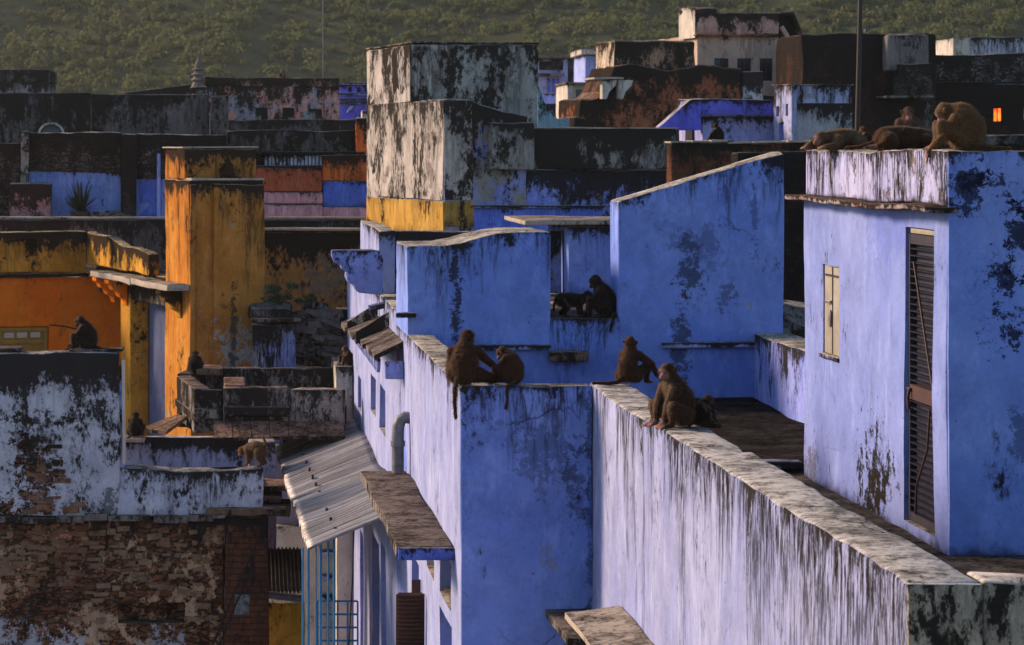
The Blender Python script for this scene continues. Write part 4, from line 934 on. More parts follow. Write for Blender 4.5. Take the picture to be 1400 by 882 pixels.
# ------------------------------------------------------------------ alley behind the ruined wall
AL = thing('alley_house', 'lilac grey alley house with brown stone ledges behind the tin awning', 'house', (X(390, 40), 40, 0))
pb('wall', 340, 377, 604, 0, 40, .5, W_LILAC, AL, zb=0, cell=.4, bev=.03, amp=.015)
for (a, b_, yt, yb, d) in ((352, 394, 662, 670, 39.2), (350, 386, 678, 686, 39.1), (356, 396, 690, 706, 39.0)):
    pb('stone_ledge', a, b_, yt, yb, d, .7, W_BROWNSLAB, AL, cell=.15, bev=.015, amp=.02)
pb('wall', 376, 500, 612, 718, 45.2, .5, W_LILAC, AL, cell=.4)
pb('wall', 376, 500, 719, 0, 45, .5, W_CREAM, AL, zb=0, cell=.4)
for yt in (752, 785, 812): pb('window_ledge', 440, 482, yt, yt + 9, 44.9, .15, W_LEDGE, AL, cell=.2)
tag(tin_sheet('rusty_tin_roof', X(360, 38), X(360, 38) + .9, lambda t: 0, 1, 0, 0, M_RUSTTIN, None, n=80, waves=9), 'rusty corrugated sheet roofing the yellow lean-to', 'roof') if False else None
yl = thing('lean_to', 'small yellow lean-to with a rusty corrugated roof at the bottom of the alley', 'shed', (X(390, 38.6), 38.6, 0))
pb('wall', 362, 416, 824, 0, 38.6, 1.0, W_YELLOW, yl, zb=0, cell=.25, amp=.015)
v, f = [], []
for i in range(61):
    t = i / 60; x = X(360, 38.4) + t * (X(414, 38.4) - X(360, 38.4))
    for j in range(3): s = j / 2; v.append((x, 38.2 + s * 1.2, Z(806, 38.4) + s * .42 + .02 * math.sin(t * 2 * math.pi * 10)))
for i in range(60):
    for j in range(2): k = i * 3 + j; f.append((k, k + 3, k + 4, k + 1))
rt = link_mesh('tin_roof', v, f, M_RUSTTIN, yl, sharp=80); rt.modifiers.new('thick', 'SOLIDIFY').thickness = .006
tube('roof_pipe', [(X(362, 38.2), 38.15, Z(812, 38.2)), (X(412, 38.2), 38.15, Z(818, 38.2))], .05, M_PIPE, yl)

# ------------------------------------------------------------------ walls of the middle distance, left
C = thing('roof_parapet_wall', 'long dark roof parapet with a pale edge behind the ochre tower', 'wall', (0, 56.7, 0))
pb('wall', -260, 500, 299.5, 0, 56.7, .4, W_BLACK, C, zb=0, cell=.4, bev=.03, amp=.02)
pb('coping', -260, 500, 297, 299.3, 51.96, .5, W_SLABTAN, C, cell=.4, bev=.008, amp=.006)
D = thing('courtyard_wall', 'blue walled roof courtyard with a black stone top band and a mouldy pillar', 'wall', (X(110, 57.7), 57.7, 0))
pb('blue_wall', 36, 250, 232, 0, 57.7, .4, W_SKYBLUE, D, zb=E - 4, cell=.3)
pb('stone_band', 36, 165, 181, 236, 57.67, .42, W_BLACKSTONE, D, cell=.2, amp=.02); pb('stone_band', 187, 310, 183, 243, 57.67, .42, W_BLACKSTONE, D, cell=.2, amp=.02)
pb('blue_panel', 189, 222, 245, 299, 57.69, .1, W_BRIGHTBLUE, D, cell=.3)
pb('pillar', 165.5, 186.5, 183, 299, 57.52, .3, weather('mould_pillar', (.24, .27, .42), (.3, .32, .46), mold=.5, top=1, tlen=.6, streak=1.0, slen=2, under=(.12, .08, .07), ua=.8), D, cell=.2)
pb('post', 28, 39, 179, 262, 57.5, .25, W_GREYBOX, D, cell=.2); pb('dark_corner', -120, 27, 196, 299, 57.6, .3, W_BLACKSTONE, D, cell=.3)
pb('gate_pillar', 12, 70, 250, 299, 57.1, .3, weather('pink_stained_pillar', (.34, .22, .22), (.46, .24, .26), mold=.45, top=1.1, tlen=.2, streak=.6), D, cell=.15, bev=.05)
tube('white_post', [(X(217, 57.3), 57.3, Z(299, 57.3)), (X(217, 57.3), 57.3, Z(206, 57.3))], .035, W_PALEBLUE, D, 8)
ag = thing('agave_plant', 'spiky agave in a dark pot in front of the sky blue courtyard wall', 'plant', (X(110, 57.25), 57.25, Z(297, 57.2)))
lf = []
rr = random.Random(3)
v, f = [], []
zb_ = Z(290, 57.2); cx_ = X(110, 57.25)
for k in range(46):
    a = rr.uniform(0, 2 * math.pi); el = rr.uniform(.25, 1.45); L = rr.uniform(.42, .78) * (.75 + .25 * el)
    dr = Vector((math.cos(a) * math.cos(el), math.sin(a) * math.cos(el), math.sin(el))); sd_ = dr.cross(Vector((0, 0, 1))).normalized()
    base = Vector((cx_, 57.25, zb_)); k0 = len(v)
    for t, wv in ((0, .028), (.4, .036), (.8, .018), (1, .001)):
        p = base + dr * L * t + Vector((0, 0, -.10 * t * t * math.cos(el))); v += [p - sd_ * wv, p + Vector((0, 0, -.012 * (1 - t))), p + sd_ * wv]
    for j in range(3):
        q = k0 + j * 3; f += [(q, q + 1, q + 4, q + 3), (q + 1, q + 2, q + 5, q + 4)]
link_mesh('leaves', v, f, M_AGAVE, ag)
v, f = tube_geo([(cx_, 57.25, Z(298, 57.2)), (cx_, 57.25, Z(292, 57.2)), (cx_, 57.25, Z(289, 57.2))], [.17, .21, .2], 16); link_mesh('pot', v, f, M_POT, ag)
pile('rubble_heap', 'few dark stones lying at the foot of the sky blue courtyard wall', 'rubble', 141, 167, 292, 298, 57.3, 14, W_SLAB, 9)

I_ = thing('red_house', 'red orange and pink house front with a black mouldy balustrade', 'house', (X(430, 57.7), 57.7, 0))
pb('black_parapet', 311, 490, 178, 209, 58, .4, W_BLACK, I_, cell=.25, amp=.02)
pb('black_wall', 311, 500, 208.5, 230, 58.15, .3, W_BLACKSTONE, I_, cell=.25)
bl = pb('balustrade_rail', 360, 500, 207, 211.5, 57.8, .3, W_BLACK, I_, cell=.2)
mb = MB()
for k in range(17):
    x = X(364 + k * 5, 57.85); mb.tube([(x, 57.9, Z(226, 57.85)), (x, 57.9, Z(221, 57.85)), (x, 57.9, Z(215, 57.85)), (x, 57.9, Z(211, 57.85))], .03)
mb.build('baluster', W_WHITEBLK, bl)
pb('rust_wall', 340, 440, 229, 262, 57.6, .5, W_RUST, I_, cell=.25); pb('coping', 340, 441, 226.5, 228.8, 57.56, .5, W_LEDGE, I_, cell=.3, bev=.006)
pb('pink_band', 340, 441, 262.3, 278, 57.63, .45, W_PINK, I_, cell=.25); pb('pink_base', 340, 441.5, 279.5, 299, 57.48, .6, W_PINK, I_, cell=.25); pb('pink_base', 442, 520, 283, 299, 57.5, .6, W_PINK, I_, cell=.25)
pb('orange_wall', 440.5, 520, 212, 247, 57.7, .4, W_HOTORANGE, I_, cell=.2); pb('orange_pillar', 487, 520, 161, 211.5, 57.8, .4, W_HOTORANGE, I_, cell=.2)
pb('blue_wall', 441.5, 520, 247.3, 282.5, 57.65, .4, W_BRIGHTBLUE, I_, cell=.25)

Ew = thing('rear_wall', 'long black lichen covered wall with a blue arched opening at far left', 'wall', (X(140, 62), 62, 0))
for (a, b_, yt) in ((-260, 124, 126.5), (124.6, 286, 127.5), (286.6, 312, 130)): pb('wall', a, b_, yt, 0, 62 if a < 280 else 61.8, .5, W_BLACK, Ew, zb=4, cell=.4, amp=.02, bev=.03)
pts = [(X(70, 61.9) + .29 * math.cos(t), Z(184, 61.9) + .27 * math.sin(t)) for t in [math.pi * k / 14 for k in range(15)]]
pts2 = [(X(70, 61.9) + .245 * math.cos(t), Z(184, 61.9) + .225 * math.sin(t)) for t in [math.pi * k / 14 for k in range(15)]]
prism('arch_rim', pts + pts2[::-1], 61.86, 61.95, 'XZ', W_CREAM, Ew, bev=.003); prism('arch_opening', [(a, b_ ) for a, b_ in pts2], 61.93, 61.97, 'XZ', M_DKGLASS, Ew, bev=.002)
Fh = thing('far_house', 'flat black topped house at the far left edge under the hill', 'house', (X(20, 80), 80, 0))
pb('top', -220, 67, 95, 112, 80, 4, W_BLACK, Fh, cell=.5); pb('wall', -220, 66, 112.2, 0, 80.04, 4, W_GREYBOX, Fh, zb=3, cell=.5)
Gh = thing('pink_house', 'pink house of peeling black stained plaster with three pale vents', 'house', (X(372, 75), 75, 0))
hl = [(X(a, 75), X(b_, 75), Z(164, 75), Z(147, 75), .08) for a, b_ in ((349, 366), (385, 403), (422, 440))]
pb('wall', 281, 464, 107, 0, 75, 3, W_PINKPEEL, Gh, zb=3, cell=.3, amp=.03, holes={'F': hl})
for (a, b_, c, d_, _) in hl: block('vent', a + .01, b_ - .01, 75.03, 75.06, c, d_, W_GREYBOX, Gh, cell=.3, bev=.01, amp=.003)
pb('coping', 280, 465, 106, 118, 74.94, .4, W_BROWNTOP, Gh, cell=.3, amp=.02)
pb('front_parapet', 306, 492, 163.5, 0, 71, .4, W_BLACK, Gh, zb=3, cell=.4)
def rslope(x, y): return Z(127, 76.5) + (x - X(170, 76.5)) / (X(282, 76.5) - X(170, 76.5)) * (Z(112, 76.5) - Z(127, 76.5))
block('side_wall', X(172, 76.5), X(280, 76.5), 76.5, 77.5, 3, Z(119, 76.5), W_PINKPEEL, Gh, top=rslope, cell=.3)
sp = thing('temple_spire', 'small tiered stone temple spire standing over the black wall', 'spire', (X(271, 74), 74, 3))
prof = [(127, 9), (118, 9.5), (114, 7.5), (112, 7), (110, 10), (108.5, 10), (107, 7), (104, 6.5), (102.5, 9.5), (101, 9), (100, 6), (97, 5.6), (95.5, 8.5), (94, 8), (93, 5), (89, 4.8), (87, 4.2), (84, 3), (81, 1.6), (78, .4)]
v, f = tube_geo([(X(271, 74), 74, 3)] + [(X(271, 74), 74, Z(y, 74)) for y, r_ in prof], [.18] + [r_ / 52.5 for y, r_ in prof], 10)
link_mesh('tower', v, f, plain('carved_stone', (.22, .19, .16), (.12, .10, .09), rough=.9, nscale=5, bump=.6), sp, sharp=25)
pb('plinth', 260, 283, 118, 127, 73.7, .6, W_GREYBOX, sp, cell=.2, bev=.04)
Hh = thing('violet_house', 'violet blue house with moulded ledges glimpsed between the pink house and the black stained tower', 'house', (X(484, 86), 86, 0))
pb('wall', 464, 515, 114, 0, 86, 3, W_VIOLET, Hh, zb=3, cell=.4)
for yt in (113, 127, 134.5, 139): pb('ledge', 463, 516, yt, yt + 3.2, 85.85, .2, W_LEDGE, Hh, cell=.3)
for px in (476, 488, 499): pb('opening', px, px + 5, 119, 126, 85.97, .1, M_DARK, Hh, cell=.5)
prism('bracket', [(X(480, 85.8), Z(142.5, 85.8)), (X(474, 85.8), Z(154, 85.8)), (X(477, 85.8), Z(154, 85.8)), (X(486, 85.8), Z(142.5, 85.8))], 85.7, 85.96, 'XZ', W_LEDGE, Hh)
pb('white_block', 495, 508, 151, 163, 84, .5, W_CREAM, Hh, cell=.3, zb=3)

# ------------------------------------------------------------------ the big stained tower and the black parapet right of it
JO = (3.84, 47.0, 0)
J = thing('stained_tower', 'tall square tower house of black stained white plaster with an ochre foot', 'house', JO, 10)
s8 = lambda py, s=82.7: E + (204 - py) / s
def lowtop(x, y):
    t = s8(135)
    if x > .50: t -= min(1, (x - .50) / .12) * .10
    if x > .66: t -= min(1, (x - .66) / .75) * .16
    return t
block('lower_block', 0, 1.41, 0, 2.23, 0, s8(140), W_TOWERLOW, J, cell=.18, bev=.03, amp=.02, top=lowtop)
block('side_skin', -.02, -.004, .02, 5.58, s8(274.5), s8(136.5), W_TOWER, J, cell=.2, bev=.008, amp=.008)
block('corner_skin', -.012, .47, -.022, -.004, s8(274), s8(137), W_TOWER, J, cell=.16, bev=.008, amp=.010)
block('dado', -.016, .50, -.026, -.004, s8(310), s8(275), W_OCHREDADO, J, cell=.2, bev=.008, amp=.006)
block('side_dado', -.026, -.004, -.01, 5.58, s8(330), s8(276), W_OCHREDADO, J, cell=.2, bev=.008, amp=.006)
block('tower', 0, 2.28, 2.235, 5.6, 0, E + 1.83, W_TOWERFRONT, J, cell=.2, bev=.03, amp=.022)
block('side_skin', -.018, -.003, 2.25, 5.59, s8(136), E + 1.81, W_TOWER, J, cell=.2, bev=.008, amp=.010)
block('tower_coping', -.03, 2.30, 2.22, 5.61, E + 1.832, E + 1.86, W_SLAB, J, cell=.3, bev=.01, amp=.01)
block('niche', -.024, -.019, 4.9, 5.1, s8(305), s8(286), M_DARK, J, cell=1, amp=0, bev=.001)
block('plaster_box', .72, 1.46, -.22, -.004, s8(232), s8(168), W_GREYBOX, J, cell=.16, bev=.03, amp=.016)
block('front_wall', 1.413, 3.98, 0, 1.0, 0, s8(232.5), W_BLUEDRIP, J, cell=.2, bev=.02, amp=.016)
block('black_parapet', 1.464, 3.98, -.10, .6, s8(231.5), s8(176.5), W_BLACKWALL, J, cell=.18, bev=.03, amp=.018)
block('parapet_coping', 1.464, 3.98, -.13, .62, s8(176), s8(174), W_SLABTAN, J, cell=.2, bev=.008, amp=.008)
block('ledge', .44, 2.75, -.10, -.03, s8(284.5), s8(281), W_LEDGE, J, cell=.16, bev=.012, amp=.008)
block('lower_front', .50, 2.7, -.028, -.004, s8(330), s8(285.5), W_BRIGHTBLUE, J, cell=.3, bev=.008)
tube('drain_spout', [(2.62, -.004, s8(267)), (2.62, -.2, s8(269))], .04, W_SLAB, J)
# ------------------------------------------------------------------ far houses between the tower and the ruin
def house(name, label, pa, pb_, yt, d, dep, m, yaw=0, **k): 
    t = thing(name, label, 'house', (X(pa, d), d, 0)); pb('wall', pa, pb_, yt, 0, d, dep, m, t, zb=3, **k); return t
k1 = thing('far_blue_house', 'narrow far blue house with a shuttered balcony and sloping roof beside the stained tower', 'house', (X(758, 100), 100, 0))
dK = 100
pb('wall', 735, 776, 80, 0, dK, 4, W_PALEDRIP, k1, zb=3, cell=.4); pb('roof_slab', 733, 778, 76.5, 79.5, dK - .3, 4, W_BROWNSLAB, k1, cell=.5)
pb('dark_band', 737, 770, 84, 96, dK - .03, .1, W_BLACK, k1, cell=.5); pb('awning', 735, 772, 100, 104, dK - .6, .6, W_SLAB, k1, cell=.4)
for px in (748, 754.5, 761): pb('shutter', px, px + 4, 107, 126, dK - .04, .05, W_RECESS, k1, cell=.5, bev=.01)
bk = pb('balcony', 737, 774, 128, 142, dK - .5, .5, W_PALEBLUE, k1, cell=.4); pb('balcony_base', 738, 773, 142.5, 160, dK - .2, .3, W_BLUEDRIP, k1, cell=.4)
k2 = house('cream_house', 'small cream far house with a dark framed window behind the red brown ruin', 776, 832, 114, 90, 3, W_CREAM, cell=.4)
pb('window', 787, 808, 121, 150, 89.95, .04, M_DKGLASS, k2, cell=1, bev=.01)
mb = MB()
for px in (786, 797, 808): x = X(px, 89.9); mb.box(x - .03, x + .03, 89.9, 89.94, Z(150, 89.9), Z(121, 89.9))
for py in (121, 134): z = Z(py, 89.9); mb.box(X(786, 89.9) + .031, X(808, 89.9) - .031, 89.905, 89.935, z - .03, z + .03)
mb.build('window_frame', M_WOOD, k2, smooth=False); pb('cornice', 774, 834, 112, 115, 89.8, 3, W_SLAB, k2, cell=.4)
k3 = house('far_pale_house', 'slim pale blue far house with a white cap standing above the cream house', 800, 840, 75, 96, 3, W_PALEBLUE, cell=.4)
pb('cap', 795, 842, 67, 74.6, 95.7, 3, W_CREAM, k3, cell=.4)
k4 = house('far_dark_house', 'dark flat house far behind between two pale blue ones', 772, 802, 80, 106, 3, W_BLACK, cell=.6)
tl = thing('teal_wall', 'pale teal wall with a hollow curved top beside the stained tower', 'wall', (X(765, 58), 58, 0))
block('wall', X(735, 58), X(779, 58), 58, 58.3, 3, Z(160, 58), W_TEAL, tl, cell=.05, bev=.01, amp=.006, top=lambda x, y: Z(163, 58) + .42 * max(0, 1 - (x - X(742, 58)) / .36) ** 2 if x < X(768, 58) else Z(162, 58))

# ------------------------------------------------------------------ the red brown ruin, pink house, small violet house, pale house
LO, la, ld = frame(840, 63, 10)
L = thing('brick_ruin', 'red brown brick ruin with a scalloped broken left edge', 'ruin', LO, 10)
lz = lambda py, d=63: Z(py, d)
block('upper_block', 0, la(951), 0, ld(815), lz(110), lz(54), W_BROWNTOP, L, cell=.2, amp=.04, bev=.05)
block('upper_sunlit_skin', -.02, -.003, .02, ld(816), lz(104), lz(56), W_CREAM if False else weather('painted_sunlit_side', (.62, .48, .34), (.68, .55, .42), mold=.35, top=.3, streak=.8, slen=2, mscale=4), L, cell=.16, amp=.02, bev=.01)  # pale skin paints sunlight onto the left side of the dark block
def ltop(x, y):
    t = lz(92) + .05 * math.sin(x * 4)
    if x < -.55: t = lz(136)
    elif x < -.1: t = lz(136) + (lz(94) - lz(136)) * ((x + .55) / .45) ** 2.2
    return t
block('lower_block', la(789), la(1010), -.25, 1.5, 0, lz(95), W_REDRUIN, L, cell=.12, amp=.03, bev=.05, top=ltop)
block('lower_step', la(781), la(800), -.24, 1, 0, lz(160), W_REDRUIN, L, cell=.15, amp=.03, bev=.06)
block('white_pillar', la(1010) + .004, la(1037), -.28, .5, 0, lz(98), weather('white_stained_pillar', (.52, .48, .48), (.58, .54, .54), mold=.25, top=1.0, tlen=.3, streak=1.0), L, cell=.15, amp=.015)
block('balcony_slab', -.62, .05, -.5, .3, lz(109.5), lz(106.5), W_SLABTAN, L, cell=.15)
for dx in (-.42, -.05): prism('bracket', [(dx - .0, lz(110)), (dx - .0, lz(136)), (dx + .1, lz(136)), (dx + .16, lz(126)), (dx + .30, lz(118)), (dx + .34, lz(110))][::-1], -.45, -.26, 'XZ', W_CREAM, L)
block('end_pillar', la(920), la(1100), 1.0, 1.5, 0, lz(128), W_BRICKDARK, L, cell=.3)
MO, ma, md = frame(952, 70, 10)
M_ = thing('pink_brown_house', 'pink brown house with three dark windows standing highest against the hill', 'house', MO, 10)
mz = lambda py, d=70: Z(py, d)
wl_ = [(ma(978), ma(998), mz(110), mz(79), .12), (ma(1009), ma(1029), mz(110), mz(79), .12), (ma(1040), ma(1058), mz(110), mz(79), .12)]
block('wall', .05, ma(1066), .05, 3, 0, mz(47.5), W_TAN, M_, cell=.25, holes={'F': wl_})
for (a, b_, c, d_, _) in wl_: 
    wn = block('window', a + .01, b_ - .01, .11, .16, c, d_ - .01, M_DKGLASS, M_, cell=1, amp=.004, bev=.01)
    block('frame', (a + b_) / 2 - .02, (a + b_) / 2 + .02, .09, .108, c, d_ - .02, M_DOORFRAME, wn, cell=1, amp=0, bev=.004)
block('parapet', 0, ma(1066), 0, .5, mz(46.8), mz(15.5), W_PINKOLD, M_, cell=.2, bev=.05, amp=.03); block('parapet_side', -.0, .3, .505, md(933), mz(50), mz(15), W_PINKOLD, M_, cell=.2, bev=.05, amp=.03)
block('parapet_corner', -.02, ma(980), -.03, 1.2, mz(46), mz(8), W_PINKOLD, M_, cell=.2, bev=.08, amp=.03)
block('corner_skin', -.036, -.022, 0, 1.18, mz(52), mz(10), W_CREAM, M_, cell=.2, bev=.006, amp=.006)  # cream skin puts the sunlight on this left face into its colour
block('drip_ledge', -.05, ma(1068), -.12, .05, mz(49), mz(47), W_RUST, M_, cell=.2, bev=.015)
prism('shed_gable', [(ma(1067), mz(106)), (ma(1067), mz(18)), (ma(1088), mz(16)), (ma(1102), mz(45)), (ma(1102), mz(106))][::-1], .4, 2.5, 'XZ', W_BRICKDARK, M_, bev=.04, amp=.02)
prism('shed_roof', [(ma(1064), mz(20)), (ma(1072), mz(15)), (ma(1090), mz(14)), (ma(1104), mz(46)), (ma(1098), mz(46)), (ma(1086), mz(20))][::-1], .2, .42, 'XZ', W_PINKOLD, M_, bev=.03, amp=.015)
tube('leaning_beam', [(ma(1070), .1, mz(35)), (ma(1092), .1, mz(72))], .06, W_TAN, M_, 6)
NO, na, nd_ = frame(959, 55, 10)
N_ = thing('violet_outhouse', 'small violet blue roof house with a slanting stair wall, below the red brown ruin', 'house', NO, 10)
nz_ = lambda py: Z(py, 55)
block('wall', .03, na(1058), .03, 1.4, 0, nz_(159), weather('violet_white', (.34, .34, .64), (.42, .42, .66), mold=.05, top=.6, streak=.5), N_, cell=.25)
block('parapet', 0, na(1058), 0, 1.4, nz_(158.5), nz_(135.5), W_VIOLET, N_, cell=.2, bev=.03, amp=.014)
block('parapet_side', -.016, -.003, .02, 1.2, nz_(159), nz_(137), W_PALEBLUE, N_, cell=.2, bev=.006, amp=.006)  # paler coat on the sunward face stands in for sunlight
block('roof_slab', -.06, na(1059), -.1, .02, nz_(160), nz_(157.6), W_SLAB, N_, cell=.2, bev=.01)
prism('stair_wall', [(na(900), nz_(174)), (na(941), nz_(138)), (na(945), nz_(136)), (-.02, nz_(136)), (-.02, nz_(178)), (na(900), nz_(178))][::-1], -.05, .2, 'XZ', W_VIOLET, N_, bev=.015, amp=.008)
block('doorway', -.012, .003, .5, .9, 0, nz_(165), M_DARK, N_, cell=1, amp=0)
OO, oa, od = frame(1083, 54, 10)
O_ = thing('pale_blue_house', 'pale blue box house with slit windows and a rain stained front', 'house', OO, 10)
oz = lambda py: Z(py, 54)
side_l = od(1057)
block('wall', 0, oa(1165), 0, side_l, 0, oz(116), W_PALEDRIP, O_, cell=.2, bev=.03, amp=.014,
      holes={'L': [(side_l * .18, side_l * .34, oz(158), oz(142), .1), (side_l * .68, side_l * .84, oz(158), oz(144), .1), (side_l * .42, side_l * .68, oz(196), oz(166), .1)]})
for (a, b_, c, d_) in ((.19, .33, 157, 143), (.69, .83, 157, 145), (.43, .67, 196, 167)): block('window' if d_ < 160 else 'door', .06, .08, side_l * a, side_l * b_, oz(c), oz(d_), W_RECESS, O_, cell=1, amp=0, bev=.003)
block('lower_front', .1, oa(1164.5), -.012, -.002, oz(200), oz(141), weather('grey_drip_front', (.36, .34, .36), (.42, .39, .41), mold=.1, top=1.0, tlen=.25, streak=1.2, slen=.6), O_, cell=.2, bev=.004, amp=.004)
block('roof_edge', -.02, oa(1166), -.02, side_l + .02, oz(115.7), oz(114.4), W_CREAM, O_, cell=.3, bev=.006)

# ------------------------------------------------------------------ dark brick block, stone house with lit windows
P_ = thing('dark_brick_house', 'tall black brick house with a ruined balcony, behind the thin pole', 'house', (X(1190, 66), 66, 0))
pb('wall', 1096, 1278, 46, 0, 66, 3, W_BRICKDARK, P_, zb=0, cell=.3, amp=.03, bev=.04)
pb('plaster_block', 1213, 1270, 47.5, 98, 65.6, .45, weather('dark_plaster_block', (.19, .16, .15), (.24, .20, .18), mold=.3, top=.4, streak=.6, crack=.4), P_, cell=.25, amp=.02, bev=.06)
pb('balcony', 1232, 1276, 86, 130, 65.2, .9, W_BLACKSTONE, P_, cell=.2, amp=.02); pb('balcony_slab', 1212, 1278, 130.5, 134, 65.0, 1.1, W_SLAB, P_, cell=.3)
pb('dark_opening', 1214, 1230, 101, 129, 65.97, .1, M_DARK, P_, cell=1); pb('dark_opening', 1214, 1240, 141, 154, 65.97, .1, M_DARK, P_, cell=1)
pb('plaster_wall', 1200, 1275, 136, 0, 65.985, .1, weather('brown_lower_plaster', (.16, .13, .12), (.2, .16, .15), mold=.4, streak=.6), P_, zb=0, cell=.3)
Q = thing('stone_house', 'dark rubble and brick house with two small glowing orange windows at the right edge', 'house', (X(1340, 68), 68, 0))
hq = [(X(1357, 68), X(1372, 68), Z(168.5, 68), Z(146, 68), .1), (X(1398.5, 68), X(1411, 68), Z(166, 68), Z(146, 68), .1)]
pb('stone_wall', 1277, 1700, 73.5, 112, 68.03, 3, W_DARKSTONE, Q, cell=.3, amp=.03)
pb('brick_wall', 1277, 1700, 114.5, 0, 68, 3, W_BRICKDARK, Q, zb=0, cell=.3, amp=.015, holes={'F': hq}); pb('string_course', 1276, 1700, 112.2, 114.4, 67.95, .3, W_BLACK, Q, cell=.3, bev=.01)
for (a, b_, c, d_, _) in hq: block('lit_window', a + .05, b_ - .05, 68.05, 68.08, c + .05, d_ - .04, M_GLOW, Q, cell=1, amp=0, bev=.004)
for (a, b_, c, d_, _) in hq: tube('window_bar', [(a + .12, 68.03, c + .01), (a + .12, 68.03, d_ - .01)], .012, M_IRON, Q, 6)
pb('dark_opening', 1310, 1320, 143, 156, 67.98, .05, M_DARK, Q, cell=1)
wb = house('white_roof_block', 'white plaster block streaked black on top of the stone house, against the hill', 1328, 1700, 51, 84, 4, W_WHITEBLK, cell=.3)
pb('side_block', 1303.5, 1327.5, 52, 0, 84.05, 4, W_CREAM, wb, zb=3, cell=.3)
mb = MB()
po = thing('utility_pole', 'thin dark pole rising past the top edge in front of the black brick house', 'pole', (X(1172, 47), 47, 0))
tube('shaft', [(X(1171, 47), 47, 0), (X(1172, 47), 47, Z(190, 47)), (X(1177.5, 47), 47, Z(-60, 47))], [.05, .045, .035], M_IRON, po, 10)
tube('insulator', [(X(1181, 47), 46.98, Z(45, 47)), (X(1182, 47), 46.98, Z(40, 47))], .02, M_FROST, po, 8); tube('insulator_arm', [(X(1176, 47), 47, Z(46, 47)), (X(1182, 47), 46.98, Z(45, 47))], .012, M_IRON, po, 6)
ms = thing('mast', 'hair thin grey mast on the hillside above the pink house', 'mast', (X(443, 120), 120, 0))
tube('rod', [(X(443, 120), 120, 3), (X(442, 120), 120, Z(-20, 120))], .035, plain('grey_mast', (.16, .15, .14), rough=.6), ms, 6)

# ------------------------------------------------------------------ brick parapet behind the sloping wall and cabin
Rr = thing('brick_parapet', 'brick parapet with a dusty pale coping behind the sloping blue wall', 'wall', (X(1010, 36.2), 36.2, 0))
pb('wall', 918, 1500, 195, 0, 36.2, .45, W_BRICK, Rr, zb=0, cell=.2, bev=.03, amp=.016); 
x_ = 917
while x_ < 1480:
    wdt = random.uniform(20, 34); pb('coping_brick', x_, x_ + wdt - .8, 192.3 + random.uniform(-.6, .6), 194.9, 36.14, .55, W_SLABTAN if x_ < 1160 else W_SLAB, Rr, cell=.15, bev=.01, amp=.012); x_ += wdt
sw = thing('side_brick_wall', 'dark damp brick wall in the gap beside the rooftop cabin', 'wall', (X(1085, 33.5), 33.5, 0))
block('wall', XR + .05, XR + .9, 33.2, 33.6, 0, E - .02, W_BRICKDARK, sw, cell=.2, bev=.03, amp=.02)
rb = pile('rubble_heap', 'pale loose stones piled at the top of the blue terrace side wall', 'rubble', 1066, 1098, 415, 462, 32.5, 40, W_GREYBOX, 12)
rl = tag(pb('roof_ridge', 1318, 1500, 187, 200, 30, .5, W_BLACK, None, cell=.15, bev=.05, amp=.03), 'low dark ridge of rubble on the roof behind the big hunched monkey', 'ridge')
# ------------------------------------------------------------------ monkeys (rhesus macaques)
def furmat(name, c1, c2, skin):
    g = G(name); a = g.attr('skin'); n = g.noise(g.P, 9, 5, .65); f = g.noise(g.P, 70, 4, .7)
    col = g.mix(g.mr(n, .36, .64), c1, c2); col = g.mix(g.mr(f, .35, .7, 0, .6), col, tuple(v * .45 for v in c1))
    col = g.mix(g.attr('pale'), col, (.15, .10, .065))
    col = g.mix(a, col, skin)
    g.t.links.new(col, g.b.inputs['Base Color']); g.b.inputs['Roughness'].default_value = .8; g.b.inputs['Specular IOR Level'].default_value = .05
    g.b.inputs['Sheen Weight'].default_value = .12; g.b.inputs['Sheen Roughness'].default_value = .4; g.b.inputs['Sheen Tint'].default_value = (1, .8, .55, 1)
    g.bump(f, .6, .01); return g.m
M_FUR = furmat('macaque_fur', (.038, .017, .009), (.060, .028, .015), (.24, .115, .09))
M_FURGOLD = furmat('macaque_fur_tawny', (.085, .042, .018), (.13, .07, .032), (.26, .125, .095))
M_FURDARK = furmat('macaque_fur_dark', (.018, .010, .0075), (.028, .016, .011), (.08, .038, .03))
def hairmat(name, c):
    g = G(name); g.set(g.b.inputs['Base Color'], c); g.b.inputs['Roughness'].default_value = .6
    tr = g.t.nodes.new('ShaderNodeBsdfTranslucent'); tr.inputs[0].default_value = (*[min(1, v * 1.6) for v in c], 1)
    mx = g.t.nodes.new('ShaderNodeMixShader'); mx.inputs[0].default_value = .5
    g.t.links.new(g.b.outputs[0], mx.inputs[1]); g.t.links.new(tr.outputs[0], mx.inputs[2]); g.t.links.new(mx.outputs[0], g.out.inputs[0]); return g.m
H_FUR, H_GOLD, H_DARK = hairmat('fur_hair', (.10, .05, .025)), hairmat('fur_hair_tawny', (.20, .115, .055)), hairmat('fur_hair_dark', (.06, .035, .023))
M_EYE = plain('brown_eye', (.02, .012, .008), rough=.15, spec=.6)

